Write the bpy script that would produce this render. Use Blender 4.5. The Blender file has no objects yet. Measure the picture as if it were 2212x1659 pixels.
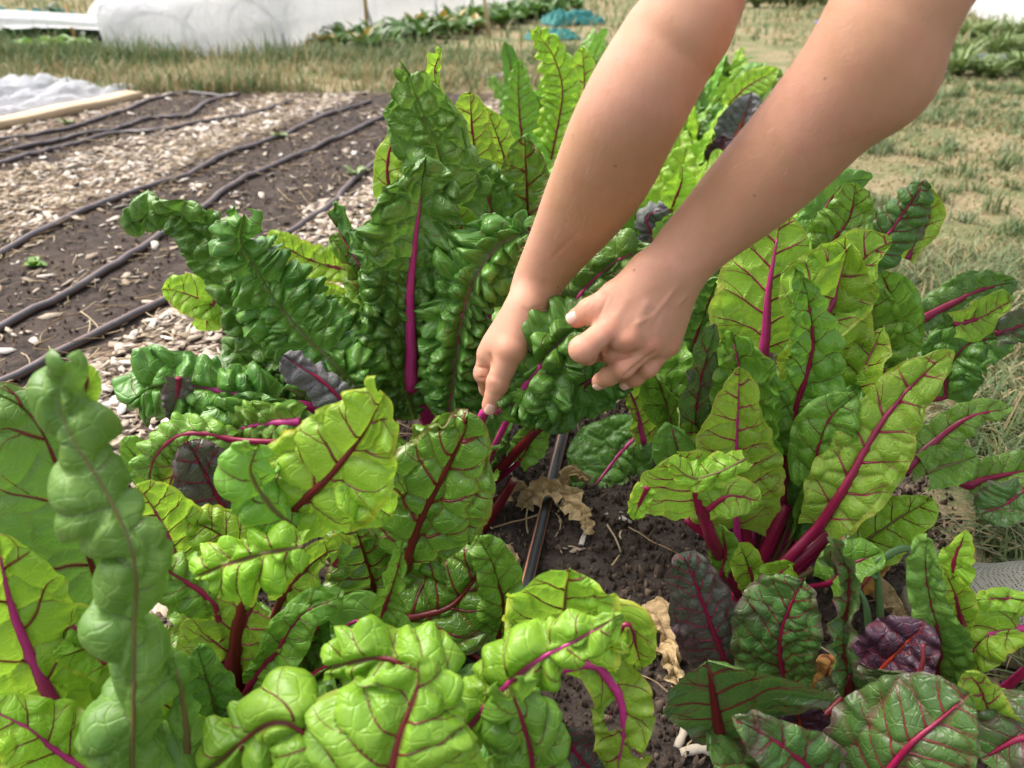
import bpy, math, random
import numpy as np
from mathutils import Vector, Matrix
C = bpy.data.collections.new('scene'); 
bpy.context.scene.collection.children.link(C)
SC = bpy.context.scene
R = math.radians
# ---------------------------------------------------------------- camera, sky, sun
CAM_H = 0.62
FPX = 1661.0            # focal length in units of a 2212-unit wide picture
cam = bpy.data.cameras.new('camera'); camo = bpy.data.objects.new('camera', cam); C.objects.link(camo)
camo.location = (0, 0, CAM_H); camo.rotation_euler = (R(60), 0, 0)
cam.sensor_width = 36; cam.lens = 36 * FPX / 2212
cam.clip_start = 0.02; cam.clip_end = 500
cam.dof.use_dof = True; cam.dof.focus_distance = 0.78; cam.dof.aperture_fstop = 6.3
SC.camera = camo
SC.view_settings.view_transform = 'Standard'; SC.view_settings.look = 'None'
SC.view_settings.exposure = 1.27; SC.view_settings.gamma = 1
SUN_EL, SUN_AZ = 58, -62          # azimuth measured from +Y towards +X
world = bpy.data.worlds.new('World'); SC.world = world; world.use_nodes = True
wn = world.node_tree; bg = wn.nodes['Background']
sky = wn.nodes.new('ShaderNodeTexSky'); sky.sky_type = 'NISHITA'; sky.sun_disc = False
sky.sun_elevation = R(SUN_EL); sky.sun_rotation = R(SUN_AZ); sky.air_density = 1.0; sky.dust_density = 6.0; sky.ozone_density = 0.6
hz = wn.nodes.new('ShaderNodeHueSaturation'); hz.inputs['Saturation'].default_value = .42      # thin overcast
wn.links.new(sky.outputs[0], hz.inputs['Color']); wn.links.new(hz.outputs[0], bg.inputs[0]); bg.inputs[1].default_value = 0.15
sl = bpy.data.lights.new('sun', 'SUN'); sl.energy = 1.05; sl.angle = R(45); sl.color = (1, 0.95, 0.88)
so = bpy.data.objects.new('sun', sl); C.objects.link(so)
sd = Vector((math.sin(R(SUN_AZ)) * math.cos(R(SUN_EL)), math.cos(R(SUN_AZ)) * math.cos(R(SUN_EL)), math.sin(R(SUN_EL))))
so.rotation_euler = sd.to_track_quat('Z', 'Y').to_euler()
SC.cycles.use_denoising = True
SC.cycles.max_bounces = 6; SC.cycles.transmission_bounces = 3; SC.cycles.diffuse_bounces = 3; SC.cycles.glossy_bounces = 2
SC.cycles.transparent_max_bounces = 6

# ---------------------------------------------------------------- placing helpers
def at(x, y, d):
    u = (x - 1106) / FPX; v = (829 - y) / FPX
    return np.array([u * d, d * (.8660 + v * .5), CAM_H + d * (-.5 + v * .8660)])
def ground_at(x, y, z=0.0):
    v = (829 - y) / FPX
    return at(x, y, (CAM_H - z) / (.5 - v * .8660))
RA = R(14.4)             # the beds run 14.4 degrees right of the camera's heading
def row_xy(u, v):        # u along the beds, v across them to the left
    return (u * math.sin(RA) - v * math.cos(RA), u * math.cos(RA) + v * math.sin(RA))

# ---------------------------------------------------------------- object helpers
def tag(o, label=None, cat=None, group=None, kind=None):
    if label: o['label'] = label
    if cat: o['category'] = cat
    if group: o['group'] = group
    if kind: o['kind'] = kind
    return o
def empty(name, loc, label=None, cat=None, group=None):
    o = bpy.data.objects.new(name, None); C.objects.link(o); o.location = loc; o.empty_display_size = .05
    return tag(o, label, cat, group)
def mesh_obj(name, V, Fc, mat, parent=None, attrs=None, smooth=True, uv=None):
    V = np.asarray(V, dtype=np.float32).reshape(-1, 3)
    me = bpy.data.meshes.new(name)
    if isinstance(Fc, np.ndarray):
        nf, k = Fc.shape; loops = Fc.astype(np.int32).ravel(); starts = np.arange(nf, dtype=np.int32) * k
    else:
        nf = len(Fc); loops = np.fromiter((i for f in Fc for i in f), dtype=np.int32)
        ln = np.fromiter((len(f) for f in Fc), dtype=np.int32); starts = np.concatenate([[0], np.cumsum(ln)[:-1]]).astype(np.int32)
    me.vertices.add(len(V)); me.vertices.foreach_set('co', V.ravel())
    me.loops.add(len(loops)); me.loops.foreach_set('vertex_index', loops)
    me.polygons.add(nf); me.polygons.foreach_set('loop_start', starts)
    me.update(calc_edges=True)
    me.validate()
    if smooth: me.shade_smooth()
    for k, a in (attrs or {}).items():
        if a.ndim == 1:
            at_ = me.attributes.new(k, 'FLOAT', 'POINT'); at_.data.foreach_set('value', a.astype(np.float32))
        else:
            at_ = me.attributes.new(k, 'FLOAT_VECTOR', 'POINT'); at_.data.foreach_set('vector', a.astype(np.float32).ravel())
    me.materials.append(mat)
    o = bpy.data.objects.new(name, me); C.objects.link(o)
    if parent is not None:
        o.parent = parent
        top = parent
        L = np.zeros(3)
        while top is not None: L += np.array(top.location); top = top.parent
        V2 = V - L.astype(np.float32); me.vertices.foreach_set('co', V2.ravel())
    return o

# ---------------------------------------------------------------- noise (numpy)
def _h(ix, iy, s):
    n = (ix.astype(np.int64) * 374761393 + iy.astype(np.int64) * 668265263 + int(s) * 974634777) & 0xffffffff
    n = ((n ^ (n >> 13)) * 1274126177) & 0xffffffff
    n = n ^ (n >> 16)
    return (n & 0xffffff) / float(0xffffff)
def vnoise(x, y, s=0):
    x = np.asarray(x, float); y = np.asarray(y, float)
    ix = np.floor(x); iy = np.floor(y); fx = x - ix; fy = y - iy
    fx = fx * fx * (3 - 2 * fx); fy = fy * fy * (3 - 2 * fy)
    a = _h(ix, iy, s); b = _h(ix + 1, iy, s); c = _h(ix, iy + 1, s); d = _h(ix + 1, iy + 1, s)
    return (a * (1 - fx) + b * fx) * (1 - fy) + (c * (1 - fx) + d * fx) * fy * 1.0
def fbm(x, y, s=0, o=3):
    r = 0; a = .5
    for i in range(o):
        r = r + a * (vnoise(x * 2 ** i, y * 2 ** i, s + i * 17) - .5) * 2; a *= .5
    return r
def worley(x, y, s=0):
    ix = np.floor(x); iy = np.floor(y)
    f1 = np.full(x.shape, 9.0); f2 = np.full(x.shape, 9.0)
    for dx in (-1, 0, 1):
        for dy in (-1, 0, 1):
            cx = ix + dx + .15 + .7 * _h(ix + dx, iy + dy, s); cy = iy + dy + .15 + .7 * _h(ix + dx, iy + dy, s + 5)
            d = np.hypot(x - cx, y - cy)
            f2 = np.where(d < f1, f1, np.minimum(f2, d)); f1 = np.minimum(f1, d)
    return f1, f2
def catmull(P, n):
    P = np.asarray(P, float)
    if P.ndim == 1: P = P[:, None]
    if len(P) == 1: return np.repeat(P, n, 0)
    if len(P) == 2:
        t = np.linspace(0, 1, n)[:, None]; return P[0] * (1 - t) + P[1] * t
    Q = np.vstack([2 * P[0] - P[1], P, 2 * P[-1] - P[-2]])
    t = np.linspace(0, len(P) - 1 - 1e-9, n); i = t.astype(int); f = (t - i)[:, None]
    a, b, c, d = Q[i], Q[i + 1], Q[i + 2], Q[i + 3]
    return .5 * (2 * b + (c - a) * f + (2 * a - 5 * b + 4 * c - d) * f ** 2 + (3 * b - a - 3 * c + d) * f ** 3)
def spline(P, n):            # arc-length resampled
    X = catmull(P, max(200, n * 4)); L = np.concatenate([[0], np.cumsum(np.linalg.norm(np.diff(X, axis=0), axis=1))])
    t = np.linspace(0, L[-1], n)
    return np.stack([np.interp(t, L, X[:, k]) for k in range(X.shape[1])], 1), L[-1]
def tube_geo(P, rad, k=10, flat=1.0, ridge=0, up=None):
    P = np.asarray(P, float); n = len(P); rad = np.broadcast_to(np.asarray(rad, float), (n,))
    T = np.gradient(P, axis=0); T /= np.linalg.norm(T, axis=1)[:, None] + 1e-12
    ref = np.array(up if up is not None else (0.3, -1, .3), float)
    A = np.cross(T, ref); A /= np.linalg.norm(A, axis=1)[:, None] + 1e-9; B = np.cross(A, T)
    ph = np.linspace(0, 2 * math.pi, k, endpoint=False)
    rr = 1 + ridge * np.cos(ph * (k // 2))
    ring = P[:, None] + rad[:, None, None] * (A[:, None] * (np.cos(ph) * rr)[None, :, None] + B[:, None] * (np.sin(ph) * rr * flat)[None, :, None])
    V = np.vstack([ring.reshape(-1, 3), P[0], P[-1]])
    i = np.arange(n - 1)[:, None] * k; j = np.arange(k)[None]; j2 = (j + 1) % k
    Q = np.stack([i + j, i + j2, i + k + j2, i + k + j], -1).reshape(-1, 4)
    F = [tuple(q) for q in Q] + [(n * k, (m + 1) % k, m) for m in range(k)] + [(n * k + 1, (n - 1) * k + m, (n - 1) * k + (m + 1) % k) for m in range(k)]
    return V, F
def joinf(parts):
    V = []; F = []; o = 0
    for v, f in parts:
        V.append(np.asarray(v)); F += [tuple(int(i) + o for i in q) for q in f]; o += len(v)
    return np.vstack(V), F

# ---------------------------------------------------------------- material helpers
class NT:
    def __init__(s, name):
        s.m = bpy.data.materials.new(name); s.m.use_nodes = True; s.t = s.m.node_tree; s.t.nodes.clear()
        s.out = s.t.nodes.new('ShaderNodeOutputMaterial')
    def n(s, typ, ins=None, **kw):
        nd = s.t.nodes.new('ShaderNode' + typ)
        for k, v in kw.items(): setattr(nd, k, v)
        for k, v in (ins or {}).items():
            if hasattr(v, 'links') or isinstance(v, bpy.types.NodeSocket): s.t.links.new(v, nd.inputs[k])
            else: nd.inputs[k].default_value = v
        return nd
    def math(s, op, a, b=None, clamp=False):
        nd = s.t.nodes.new('ShaderNodeMath'); nd.operation = op; nd.use_clamp = clamp
        for i, v in enumerate((a, b)):
            if v is None: continue
            if isinstance(v, bpy.types.NodeSocket): s.t.links.new(v, nd.inputs[i])
            else: nd.inputs[i].default_value = v
        return nd.outputs[0]
    def mix(s, f, a, b):
        nd = s.t.nodes.new('ShaderNodeMix'); nd.data_type = 'RGBA'
        for i, v in ((0, f), (6, a), (7, b)):
            if isinstance(v, bpy.types.NodeSocket): s.t.links.new(v, nd.inputs[i])
            else: nd.inputs[i].default_value = (*v, 1) if isinstance(v, tuple) and len(v) == 3 else v
        return nd.outputs[2]
    def ramp(s, f, stops, interp='LINEAR'):
        nd = s.t.nodes.new('ShaderNodeValToRGB'); s.t.links.new(f, nd.inputs[0]); e = nd.color_ramp.elements
        nd.color_ramp.interpolation = interp
        while len(e) < len(stops): e.new(.5)
        for i, (p, c) in enumerate(stops):
            e[i].position = p; e[i].color = (*c, 1) if len(c) == 3 else c
        return nd.outputs[0]
    def attr(s, name): return s.n('Attribute', attribute_name=name)
    def noise(s, vec, scale, detail=3, rough=.5, dist=0):
        ins = {'Scale': scale, 'Detail': detail, 'Roughness': rough, 'Distortion': dist}
        if vec is not None: ins['Vector'] = vec
        return s.n('TexNoise', ins).outputs[0]
    def smooth(s, x, a, b):
        nd = s.n('MapRange', {'From Min': a, 'From Max': b}, interpolation_type='SMOOTHSTEP'); s.t.links.new(x, nd.inputs[0]); return nd.outputs[0]
    def link(s, a, b): s.t.links.new(a, b)
    def done(s, shader): s.link(shader, s.out.inputs[0]); return s.m

def leaf_mat(name, ca, cb, cv, veinw=1.0, edge=None, rough=.33, transl=.3, net=.35, blotch=None, tcol=None, spec=.5, midk=1.0):
    """ca/cb the two blade greens, cv the vein colour"""
    m = NT(name)
    ph = m.attr('phase').outputs['Fac']; tt = m.attr('tt').outputs['Fac']; ce = m.attr('cell').outputs['Fac']
    co = m.attr('flat').outputs['Vector']
    info = m.n('ObjectInfo').outputs['Random']
    fr = m.math('FRACT', ph); dist = m.math('SUBTRACT', .5, m.math('ABSOLUTE', m.math('SUBTRACT', fr, .5)))
    w = m.math('MULTIPLY', m.math('SUBTRACT', 1.08, tt), .085 * veinw)
    v1 = m.math('SUBTRACT', 1.0, m.smooth(m.math('DIVIDE', dist, m.math('MAXIMUM', w, .004)), .35, 1.0), clamp=True)
    n0 = m.noise(co, 60, 2)
    v1 = m.math('MULTIPLY', v1, m.math('ADD', .45, n0), clamp=True)
    mid = m.math('MULTIPLY', m.math('SUBTRACT', 1.0, m.smooth(tt, .02, .06), clamp=True), midk)
    cw = m.math('SUBTRACT', 1.0, m.smooth(ce, .0, .13), clamp=True)
    wob = m.n('VectorMath', {0: co, 1: (0, 0, 0)}, operation='ADD')
    nz = m.n('TexNoise', {'Vector': co, 'Scale': 45.0, 'Detail': 2.0})
    vv = m.n('VectorMath', {0: nz.outputs['Color'], 'Scale': .012}, operation='SCALE')
    m.link(vv.outputs[0], wob.inputs[1])
    vor = m.n('TexVoronoi', {'Vector': wob.outputs[0], 'Scale': 110.0}, feature='DISTANCE_TO_EDGE')
    fine = m.math('SUBTRACT', 1.0, m.smooth(vor.outputs[0], .0, .09), clamp=True)
    big = m.noise(co, 16, 4, .6)
    base = m.mix(m.smooth(big, .3, .7), ca, cb)
    if edge: base = m.mix(m.math('MULTIPLY', m.smooth(tt, .8, 1.0), m.smooth(m.noise(co, 25, 2), .35, .7)), base, edge)
    light = tuple(min(1, c * 1.5 + .01) for c in cb)
    base = m.mix(m.math('MULTIPLY', fine, .3), base, light)
    veins = m.math('MAXIMUM', m.math('MAXIMUM', v1, mid), m.math('MULTIPLY', cw, net))
    if blotch:
        base = m.mix(m.math('MULTIPLY', m.smooth(m.noise(co, 9, 4, .65), .5, .68), .8), base, blotch)
    spots = m.smooth(m.noise(co, 170, 1), .80, .84)
    col = m.mix(m.math('MULTIPLY', spots, .6), base, (.12, .07, .02))
    hsv = m.n('HueSaturation', {'Color': col, 'Hue': m.math('ADD', .492, m.math('MULTIPLY', info, .016)), 'Value': m.math('ADD', .84, m.math('MULTIPLY', info, .32))})
    col = m.mix(m.math('MULTIPLY', veins, .92), hsv.outputs[0], cv)
    hgt = m.math('ADD', m.math('MULTIPLY', fine, -.35), m.math('ADD', m.math('MULTIPLY', m.noise(co, 70, 3, .6), 1.1), m.math('MULTIPLY', m.noise(co, 380, 2), .25)))
    hgt = m.math('SUBTRACT', hgt, m.math('MULTIPLY', veins, .6))
    bump = m.n('Bump', {'Strength': .55, 'Distance': .0024, 'Height': hgt})
    ro = m.math('ADD', rough, m.math('MULTIPLY', m.noise(co, 40, 3), .16))
    p = m.n('BsdfPrincipled', {'Base Color': col, 'Roughness': ro, 'Normal': bump.outputs[0], 'Specular IOR Level': spec})
    tc = m.mix(.55, col, tcol or tuple(min(1, c * 1.7) for c in cb))
    tr = m.n('BsdfTranslucent', {'Color': tc, 'Normal': bump.outputs[0]})
    mx = m.n('MixShader', {0: transl, 1: p.outputs[0], 2: tr.outputs[0]})
    return m.done(mx.outputs[0])
CRIM = (.33, .012, .075); DRED = (.10, .012, .022); MAG = (.50, .02, .17)
LM = {
 'dark':  leaf_mat('dark_green_blade', (.058, .16, .022), (.13, .275, .040), (.12, .10, .03), .5, rough=.24, transl=.2, net=.05, midk=.5),
 'mid':   leaf_mat('mid_green_blade', (.11, .26, .025), (.19, .37, .04), (.11, .05, .02), .6, rough=.28, transl=.24, net=.12),
 'teal':  leaf_mat('bluish_green_blade', (.10, .24, .035), (.18, .35, .055), (.12, .16, .05), .5, rough=.35, transl=.24, net=.05, midk=.35),
 'lime':  leaf_mat('lime_green_blade', (.21, .41, .026), (.32, .53, .046), (.21, .025, .02), .7, edge=(.48, .45, .03), rough=.3, transl=.38, net=.22),
 'fresh': leaf_mat('fresh_green_blade', (.17, .36, .025), (.27, .48, .045), (.14, .04, .02), .5, edge=(.26, .30, .05), rough=.27, transl=.3, net=.16),
 'olive': leaf_mat('deep_green_red_veined_blade', (.08, .20, .025), (.13, .28, .04), (.13, .01, .02), .8, edge=(.2, .12, .02), rough=.36, transl=.22, net=.2),
 'under': leaf_mat('leaf_underside', (.21, .39, .030), (.30, .49, .046), (.27, .02, .06), .9, edge=(.38, .38, .05), rough=.42, transl=.34, net=.32),
 'gloss': leaf_mat('glossy_red_veined_blade', (.08, .19, .02), (.15, .29, .035), (.20, .008, .014), 1.1, edge=(.16, .06, .02), rough=.16, transl=.22, net=.45),
 'redgr': leaf_mat('bronze_green_blade', (.055, .13, .028), (.09, .19, .038), (.16, .014, .035), 1.0, edge=(.13, .05, .07), rough=.24, transl=.2, net=.5, blotch=(.10, .06, .06)),
 'purp':  leaf_mat('purple_green_blade', (.045, .07, .033), (.09, .085, .068), (.15, .014, .05), 1.0, edge=(.15, .05, .09), rough=.24, transl=.12, net=.5, blotch=(.085, .035, .05)),
 'night': leaf_mat('dark_purple_blade', (.040, .018, .030), (.075, .030, .055), (.22, .012, .02), .8, rough=.34, transl=.06, net=.3),
 'slate': leaf_mat('slate_purple_blade', (.10, .12, .10), (.15, .14, .15), (.12, .04, .09), .7, rough=.45, transl=.08, net=.3, blotch=(.12, .07, .12)),
}
def stalk_mat(name, a, b, rough=.3):
    m = NT(name); tc = m.n('TexCoord').outputs['Object']
    al = m.attr('along').outputs['Fac']; ar = m.attr('around').outputs['Fac']
    st = m.n('CombineXYZ', {0: m.math('MULTIPLY', al, 6.0), 1: m.math('MULTIPLY', ar, 9.0)})
    s = m.noise(st.outputs[0], 4, 3, .6)
    col = m.mix(m.smooth(s, .3, .75), a, b)
    bump = m.n('Bump', {'Strength': .35, 'Distance': .001, 'Height': s})
    p = m.n('BsdfPrincipled', {'Base Color': col, 'Roughness': rough, 'Normal': bump.outputs[0], 'Subsurface Weight': .15, 'Subsurface Radius': (.004, .001, .001), 'Subsurface Scale': 1.0})
    return m.done(p.outputs[0])
SM = {'crim': stalk_mat('crimson_stalk', (.19, .004, .028), (.34, .010, .080)), 'dred': stalk_mat('dark_red_stalk', (.10, .006, .010), (.20, .012, .022)),
      'mag': stalk_mat('magenta_stalk', (.36, .01, .12), (.58, .05, .26)), 'orange': stalk_mat('red_orange_stalk', (.32, .02, .012), (.50, .08, .03)),
      'vein': stalk_mat('brownish_vein', (.10, .09, .02), (.16, .05, .03)), 'green': stalk_mat('reddish_green_stalk', (.12, .15, .03), (.22, .08, .05))}

# ---------------------------------------------------------------- one leaf
def _ctrl(v, n):
    return catmull(np.atleast_1d(np.asarray(v, float)), n)[:, 0]
def build_leaf(parent, P, WL, WR, mat, stem=None, roll=0, fold=12, curl=0, pleat=.003, n=7, slope=.55, puff=.002, cell=.022,
               ruf=.004, rf=5, seed=0, r0=.006, r1=.003, stalk='crim', front=None, res=.0019, holes=(), label=None, side=1, midrib=.92, lump=.004, cord=None, crump=.007, veins=None, savoy=None):
    rng = random.Random(seed)
    P = np.asarray(P, float)
    X, L = spline(P, 50)
    NS = int(min(150, max(14, L / res))); X, L = spline(P, NS)
    savoy = (mat in ('dark', 'teal') and pleat > .006) if savoy is None else savoy
    if savoy: crump = max(crump, .017); WL = np.array(WL) * 1.14; WR = np.array(WR) * 1.14; pleat *= .62; puff *= 2.1
    if cord is None: cord = 0 if (savoy or NS < 20) else .45
    def rnd_tip(w):
        w = list(np.atleast_1d(w)); 
        if len(w) > 2 and w[-1] < .62 * w[-2]: w[-1] = .62 * w[-2]
        return w
    WL = rnd_tip(WL); WR = rnd_tip(WR)
    wl = np.clip(_ctrl(WL, NS), .0004, None); wr = np.clip(_ctrl(WR, NS), .0004, None)
    s = np.linspace(0, 1, NS)
    tip = np.clip(1 - ((s - .80) / .20).clip(0, 1) ** 2.1, 0, 1) ** .5; wl = wl * tip + .0003; wr = wr * tip + .0003
    NT_ = int(min(76, max(10, (wl.max() + wr.max()) / res))); half = max(5, NT_ // 2)
    T = np.gradient(X, axis=0); T /= np.linalg.norm(T, axis=1)[:, None]
    Vd = (np.array(cam_pos) - X) if front is None else np.broadcast_to(np.asarray(front, float), X.shape)
    Vd = Vd / np.linalg.norm(Vd, axis=1)[:, None]
    S = np.cross(T, Vd)
    # keep the side vector from flipping where the spine points at the viewer
    S0 = S / (np.linalg.norm(S, axis=1)[:, None] + 1e-9)
    for i in range(1, NS):
        if np.dot(S0[i], S0[i - 1]) < 0: S0[i] = -S0[i]
    S = S0; Nn = np.cross(S, T)
    rl = R(1) * _ctrl(roll, NS)
    if savoy: rl = rl + R(48) * fbm(s * L / .07, s * 0 + 6.6, seed + 64, 2)
    S, Nn = S * np.cos(rl)[:, None] - Nn * np.sin(rl)[:, None], Nn * np.cos(rl)[:, None] + S * np.sin(rl)[:, None]
    fo = R(1) * _ctrl(fold, NS); cu = curl if isinstance(curl, tuple) else (curl, curl)
    cuL = R(1) * _ctrl(cu[0], NS); cuR = R(1) * _ctrl(cu[1], NS)
    cuL = cuL + R(42) * fbm(s * 3 * max(1, L / .15), s * 0 + 2.7, seed + 61, 2); cuR = cuR + R(42) * fbm(s * 3 * max(1, L / .15), s * 0 + 8.1, seed + 62, 2); fo = fo + R(14) * fbm(s * 2.5, s * 0 + 4.4, seed + 63, 2)
    tt = np.linspace(0, 1, half + 1)
    rows = []
    for sgn, w, cc in ((-1, wl, cuL), (1, wr, cuR)):
        wn_ = w * (1 + (.26 if savoy else .13) * fbm(s * 7 * max(1, L / .15), s * 0 + sgn * 3.3, seed + 11, 3))
        th = fo[:, None] + cc[:, None] * (tt[None] ** 1.2)
        dx = np.cos(th) * (wn_[:, None] / half); dz = np.sin(th) * (wn_[:, None] / half)
        x = np.concatenate([np.zeros((NS, 1)), np.cumsum((dx[:, 1:] + dx[:, :-1]) / 2, 1)], 1)
        z = np.concatenate([np.zeros((NS, 1)), np.cumsum((dz[:, 1:] + dz[:, :-1]) / 2, 1)], 1)
        rows.append((sgn, w, x, z))
    xs = np.concatenate([-rows[0][2][:, :0:-1], rows[1][2]], 1); zs = np.concatenate([rows[0][3][:, :0:-1], rows[1][3]], 1)
    ts = np.concatenate([-tt[:0:-1], tt]); ta = np.abs(ts)[None].repeat(NS, 0)
    W = np.where(ts[None] < 0, wl[:, None], wr[:, None])
    base = X[:, None] + S[:, None] * xs[..., None] + Nn[:, None] * zs[..., None]
    du = np.gradient(base, axis=0); dv = np.gradient(base, axis=1)
    NN = np.cross(dv, du); NN /= np.linalg.norm(NN, axis=2)[..., None] + 1e-12
    u = s[:, None] * L; v = ts[None] * W
    sg = np.sign(ts)[None]
    wob = (.42 * fbm(u / .05 + 3, v / .05, seed + 1) + .5 * fbm(u / .11, v / .11 + 5, seed + 14)) * (2.8 if savoy else 1)
    phase = n * (s[:, None] ** 0.95) - slope * n * ta * W / max(L, 1e-3) * 1.1 + wob * (.3 + ta) + sg * .23 + .5
    fr = phase - np.floor(phase); d1 = np.abs(np.sin(math.pi * phase))
    f1, f2 = worley((u + .012 * fbm(u / .03, v / .03, seed + 2)) / cell, (v + .012 * fbm(u / .03 + 9, v / .03, seed + 3)) / cell * .9, seed)
    ce = f2 - f1
    bub = np.clip(1 - f1 ** 2 * 1.3, 0, 1) * np.clip(ce * 4, 0, 1) ** .5
    fadem = np.clip(ta / .10, 0, 1) ** .7
    env = fadem * (.75 + .5 * vnoise(u / .04, v / .04, seed + 7)) * np.clip((1 - ta) / .10, .55, 1)
    cellamp = .45 + .9 * _h(np.floor(phase).astype(int), (np.floor(phase) * 0 + sg * 3 + 9).astype(int), seed + 3)
    fmid = np.clip((ta * W - r1 * 1.3) / (.018 if r1 > .008 else .010), .05, 1)
    if r1 > .008: env = env * fmid ** .4
    disp = pleat * cellamp * fmid * (d1 ** .55 - .5) * env + puff * (bub * 2 - .6) * env
    f1b, f2b = worley(u / cell * 2.3, v / cell * 2.3, seed + 40)
    disp += puff * (.6 if savoy else .35) * (1 - f1b ** 2) * env
    if savoy: disp += .0032 * np.abs(fbm(u / .012, v / .009, seed + 77, 2)) * env
    ra = ruf * ta ** 2.2
    ln = L * rf / .15
    wave = np.sin(2 * math.pi * (s[:, None] * ln + .9 * fbm(s[:, None] * 4, sg, seed + 21)) + sg * 1.7 + seed)
    disp = disp + ra * (.55 * wave + 1.1 * fbm(s[:, None] * ln * 1.5, sg * 5.0 + .3 * ta, seed + 51, 2)) * (.6 + .8 * vnoise(u / .05, sg * 4.0, seed + 5)) * np.clip(s[:, None] * 5, .1, 1)
    disp += lump * fbm(u / .07, v / .07, seed + 31, 2) * ta
    disp *= np.clip(np.minimum(s[:, None] * 10, 1), .1, 1)
    Vx = base + NN * (disp * side)[..., None]
    # ripple along the surface so pleats also push the outline
    Vx += S[:, None] * (sg * ta * pleat * (.15 if savoy else .6) * cellamp * (d1 - .5))[..., None]
    Vx -= T[:, None] * (cord * W * (ta ** 2.4) * np.exp(-s[:, None] * 5.5))[..., None]
    q0 = Vx / .055; so_ = seed * 1.37
    cr = np.stack([fbm(q0[..., 0] + q0[..., 2] * .7, q0[..., 1] + so_, 71, 3), fbm(q0[..., 1] + q0[..., 2] * .6, q0[..., 0] - so_, 72, 3), fbm(q0[..., 0] - q0[..., 1], q0[..., 2] + so_, 73, 3)], -1)
    Vx += cr * (crump * (.25 + ta) * np.clip(s[:, None] * 6, .15, 1))[..., None]
    if savoy:
        q1 = Vx / .024; c2 = np.stack([fbm(q1[..., 0] + q1[..., 2] * .7, q1[..., 1] + so_, 81, 2), fbm(q1[..., 1] + q1[..., 2] * .6, q1[..., 0] - so_, 82, 2), fbm(q1[..., 0] - q1[..., 1], q1[..., 2] + so_, 83, 2)], -1)
        Vx += c2 * (.0062 * (.2 + ta) * np.clip(s[:, None] * 6, .15, 1))[..., None]
    cols = Vx.shape[1]
    idx = np.arange(NS * cols).reshape(NS, cols)
    Q = np.stack([idx[:-1, :-1], idx[:-1, 1:], idx[1:, 1:], idx[1:, :-1]], -1)
    if holes:
        sc = (s[:-1, None] + s[1:, None]) / 2; tc = (ts[None, :-1] + ts[None, 1:]) / 2
        keep = np.ones(Q.shape[:2], bool)
        for (hs, ht, rs, rt) in holes:
            keep &= ((sc - hs) / rs) ** 2 + ((tc - ht) / rt) ** 2 + .35 * fbm(sc * 20, tc * 6, seed + 8) > 1
        Q = Q[keep]
    Q = Q.reshape(-1, 4)
    flat = np.stack([u + 0 * v + seed * .37, v + 0 * u, 0 * u + 0 * v], -1).reshape(-1, 3)
    o = mesh_obj('leaf', Vx.reshape(-1, 3), Q, LM[mat], parent,
                 {'phase': (phase + 0 * ta).ravel() + 20, 'tt': ta.ravel(), 'cell': ce.ravel(), 'flat': flat})
    if label: o['label'] = label
    # stalk: petiole + midrib
    mid = Vx[:, half]
    kk = max(3, int(NS * midrib)); r_mid = r1 * (1 - np.linspace(0, 1, kk)) ** .8 + .0005
    pts = mid[:kk] + NN[:kk, half] * (r_mid * (1.5 if r1 > .008 else .45 if r1 > .0038 else .1))[:, None]
    rr = r_mid
    if stem is not None:
        Sx, SL = spline(np.vstack([np.asarray(stem, float), P[0]]), max(8, int(SL_(stem, P[0]) / .008)))
        rs = r0 + (r1 - r0) * np.linspace(0, 1, len(Sx)) ** .8
        pts = np.vstack([Sx[:-1], pts]); rr = np.concatenate([rs[:-1], rr])
    k = 12 if r0 > .003 else 7
    if len(pts) > 46:
        pts2, _ = spline(pts[::2], 46); Lp = np.concatenate([[0], np.cumsum(np.linalg.norm(np.diff(pts, axis=0), axis=1))]); rr = np.interp(np.linspace(0, Lp[-1], 46), Lp, rr); pts = pts2
    Vt, Ft = tube_geo(pts, rr, k, .8, .05)
    m_ = len(pts); al = np.concatenate([np.repeat(np.linspace(0, 1, m_), k), [0, 1]]); ar = np.concatenate([np.tile(np.abs(np.linspace(-1, 1, k)), m_), [0, 0]]) + seed
    mesh_obj('stalk', Vt, Ft, SM[stalk], o, {'along': al * m_ * .01, 'around': ar})
    vm = {'lime': ('dred', .0010), 'under': ('crim', .0012), 'gloss': ('dred', .0014), 'redgr': ('dred', .0009), 'purp': ('crim', .0010), 'mid': ('vein', .0007), 'olive': ('dred', .0010), 'fresh': ('dred', .0007), 'yellow': ('crim', .0008)}.get(mat)
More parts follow.
